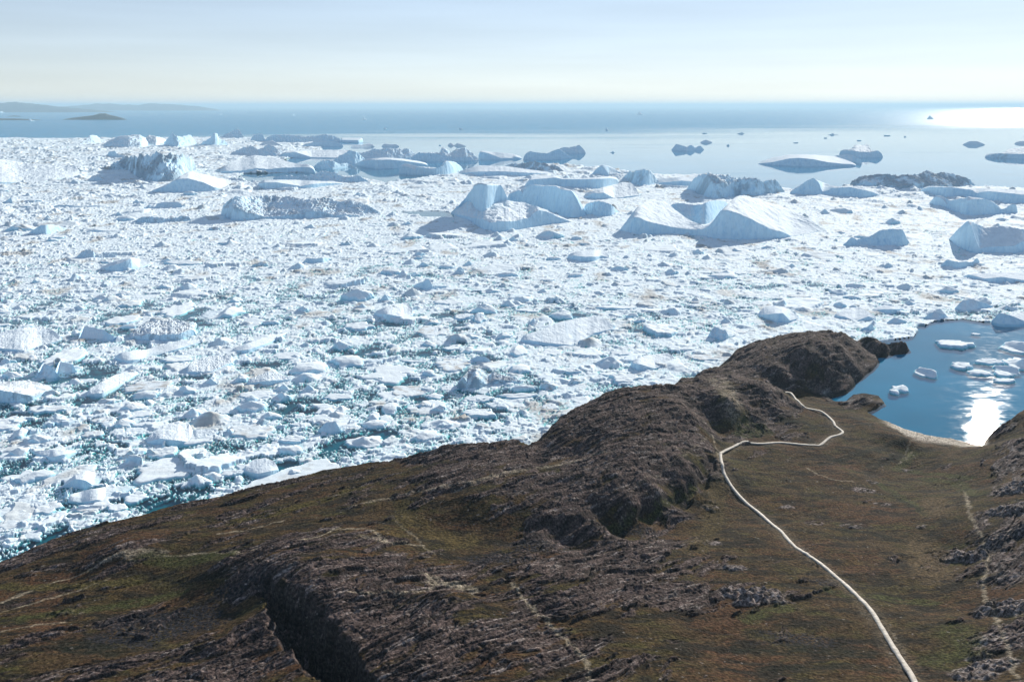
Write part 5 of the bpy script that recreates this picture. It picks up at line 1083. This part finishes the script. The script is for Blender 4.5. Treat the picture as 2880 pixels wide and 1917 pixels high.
# ------------------------------------------------------------------ far land across the bay
m_hill, nt = mat('far_rock')
v = coords(nt)
finish(nt, ramp(nt, noise(nt, v, 1 / 700.0, 6, 0.6), [(0.3, (0.035, 0.035, 0.03)), (0.7, (0.11, 0.10, 0.08))]), 0.95, None, 0.1)
def coast(name, base_y, crest, depth, seed):
    """A rocky island or coast: waterline at photo row base_y, crest line (x, y) on the photo, built at its true distance."""
    cr = np.array(crest, float)
    n = 260
    xs = np.linspace(cr[0, 0], cr[-1, 0], n)
    X0, Y0 = G(xs, np.full(n, float(base_y)))
    r0 = np.hypot(X0, Y0)
    dx, dy, dz = ray(xs, np.interp(xs, cr[:, 0], cr[:, 1]))
    h = np.hypot(dx, dy)
    rc = r0 + depth * 0.5
    zc = np.maximum(H + rc * dz / h, 2)
    sN = np.linspace(-1, 1, n); e = np.sqrt(np.clip(1 - np.abs(sN) ** 6, 0.001, 1))
    zc = zc * np.minimum(1, e * 1.2)
    rows = []
    for t, k in ((0, -.0), (.08, .35), (.2, .62), (.35, .85), (.5, 1), (.65, .8), (.85, .4), (1, 0)):
        rr_ = r0 + depth * t * e + depth * 0.08 * fbm(xs / 60, np.full(n, t * 3), seed, 3) * (0 < t < 1)
        z = zc * k * (1 + 0.22 * fbm(xs / 30, np.full(n, t * 4.0), seed + 3, 5, 0.6) * (k > 0)) - (8 if k == 0 else 0)
        rows.append(np.stack([X0 / r0 * rr_, Y0 / r0 * rr_, z], -1))
    V = np.concatenate(rows)
    tag(link(name, V, grid_quads(len(rows), n), m_hill), kind='structure')
coast('island', 337, [(175, 336), (200, 332), (250, 326), (280, 321), (300, 320), (330, 328), (357, 335)], 500, 1)
coast('hills', 316, [(-500, 287), (-200, 286), (0, 289), (50, 288), (110, 293), (150, 298), (200, 303), (260, 308), (330, 313)], 3000, 2)
coast('hills', 311, [(120, 304), (220, 297), (275, 291), (330, 293), (390, 296), (420, 291), (500, 294), (575, 301), (620, 307)], 5000, 3)
coast('island', 310.5, [(215, 309), (270, 305), (330, 303), (370, 299), (410, 302), (440, 306), (475, 309.5)], 1500, 4)
coast('island', 338, [(-300, 330), (-100, 331), (0, 333), (60, 334), (120, 337)], 600, 5)
coast('island', 328, [(20, 327.4), (40, 325), (60, 327)], 300, 6)
coast('hills', 301.5, [(560, 300), (640, 296), (700, 298.5), (780, 299), (900, 296), (940, 294.5), (1010, 297), (1180, 297.5), (1240, 294), (1280, 292), (1340, 292.5), (1400, 297), (1560, 297.5), (1620, 295), (1700, 298), (1800, 298)], 9000, 7)
coast('hills', 300.5, [(1750, 298.5), (1900, 297.5), (2050, 298), (2200, 296.5), (2300, 296), (2450, 297.5), (2600, 298)], 9000, 8)

# ------------------------------------------------------------------ the air
def haze():
    m, nt = mat('hazy_air')
    pv = nd(nt, 'ShaderNodeVolumePrincipled')
    pv.inputs['Density'].default_value = HAZE_DENSITY
    pv.inputs['Color'].default_value = (0.54, 0.80, 1.0, 1)
    pv.inputs['Anisotropy'].default_value = 0.1
    o = nd(nt, 'ShaderNodeOutputMaterial'); lk(nt, pv.outputs[0], o.inputs['Volume'])
    R = 240000.0; z0, z1 = -12.0, 430.0
    v = np.array([(x, y, z) for z in (z0, z1) for y in (-4000.0, R) for x in (-R, R)])
    f = np.array([(0, 2, 3, 1), (4, 5, 7, 6), (0, 1, 5, 4), (2, 6, 7, 3), (0, 4, 6, 2), (1, 3, 7, 5)])
    tag(link('haze', v, f, m, smooth_shade=False), 'thin bluish haze over the fjord and the bay', 'haze', kind='stuff')
if HAZE_DENSITY > 0: haze()
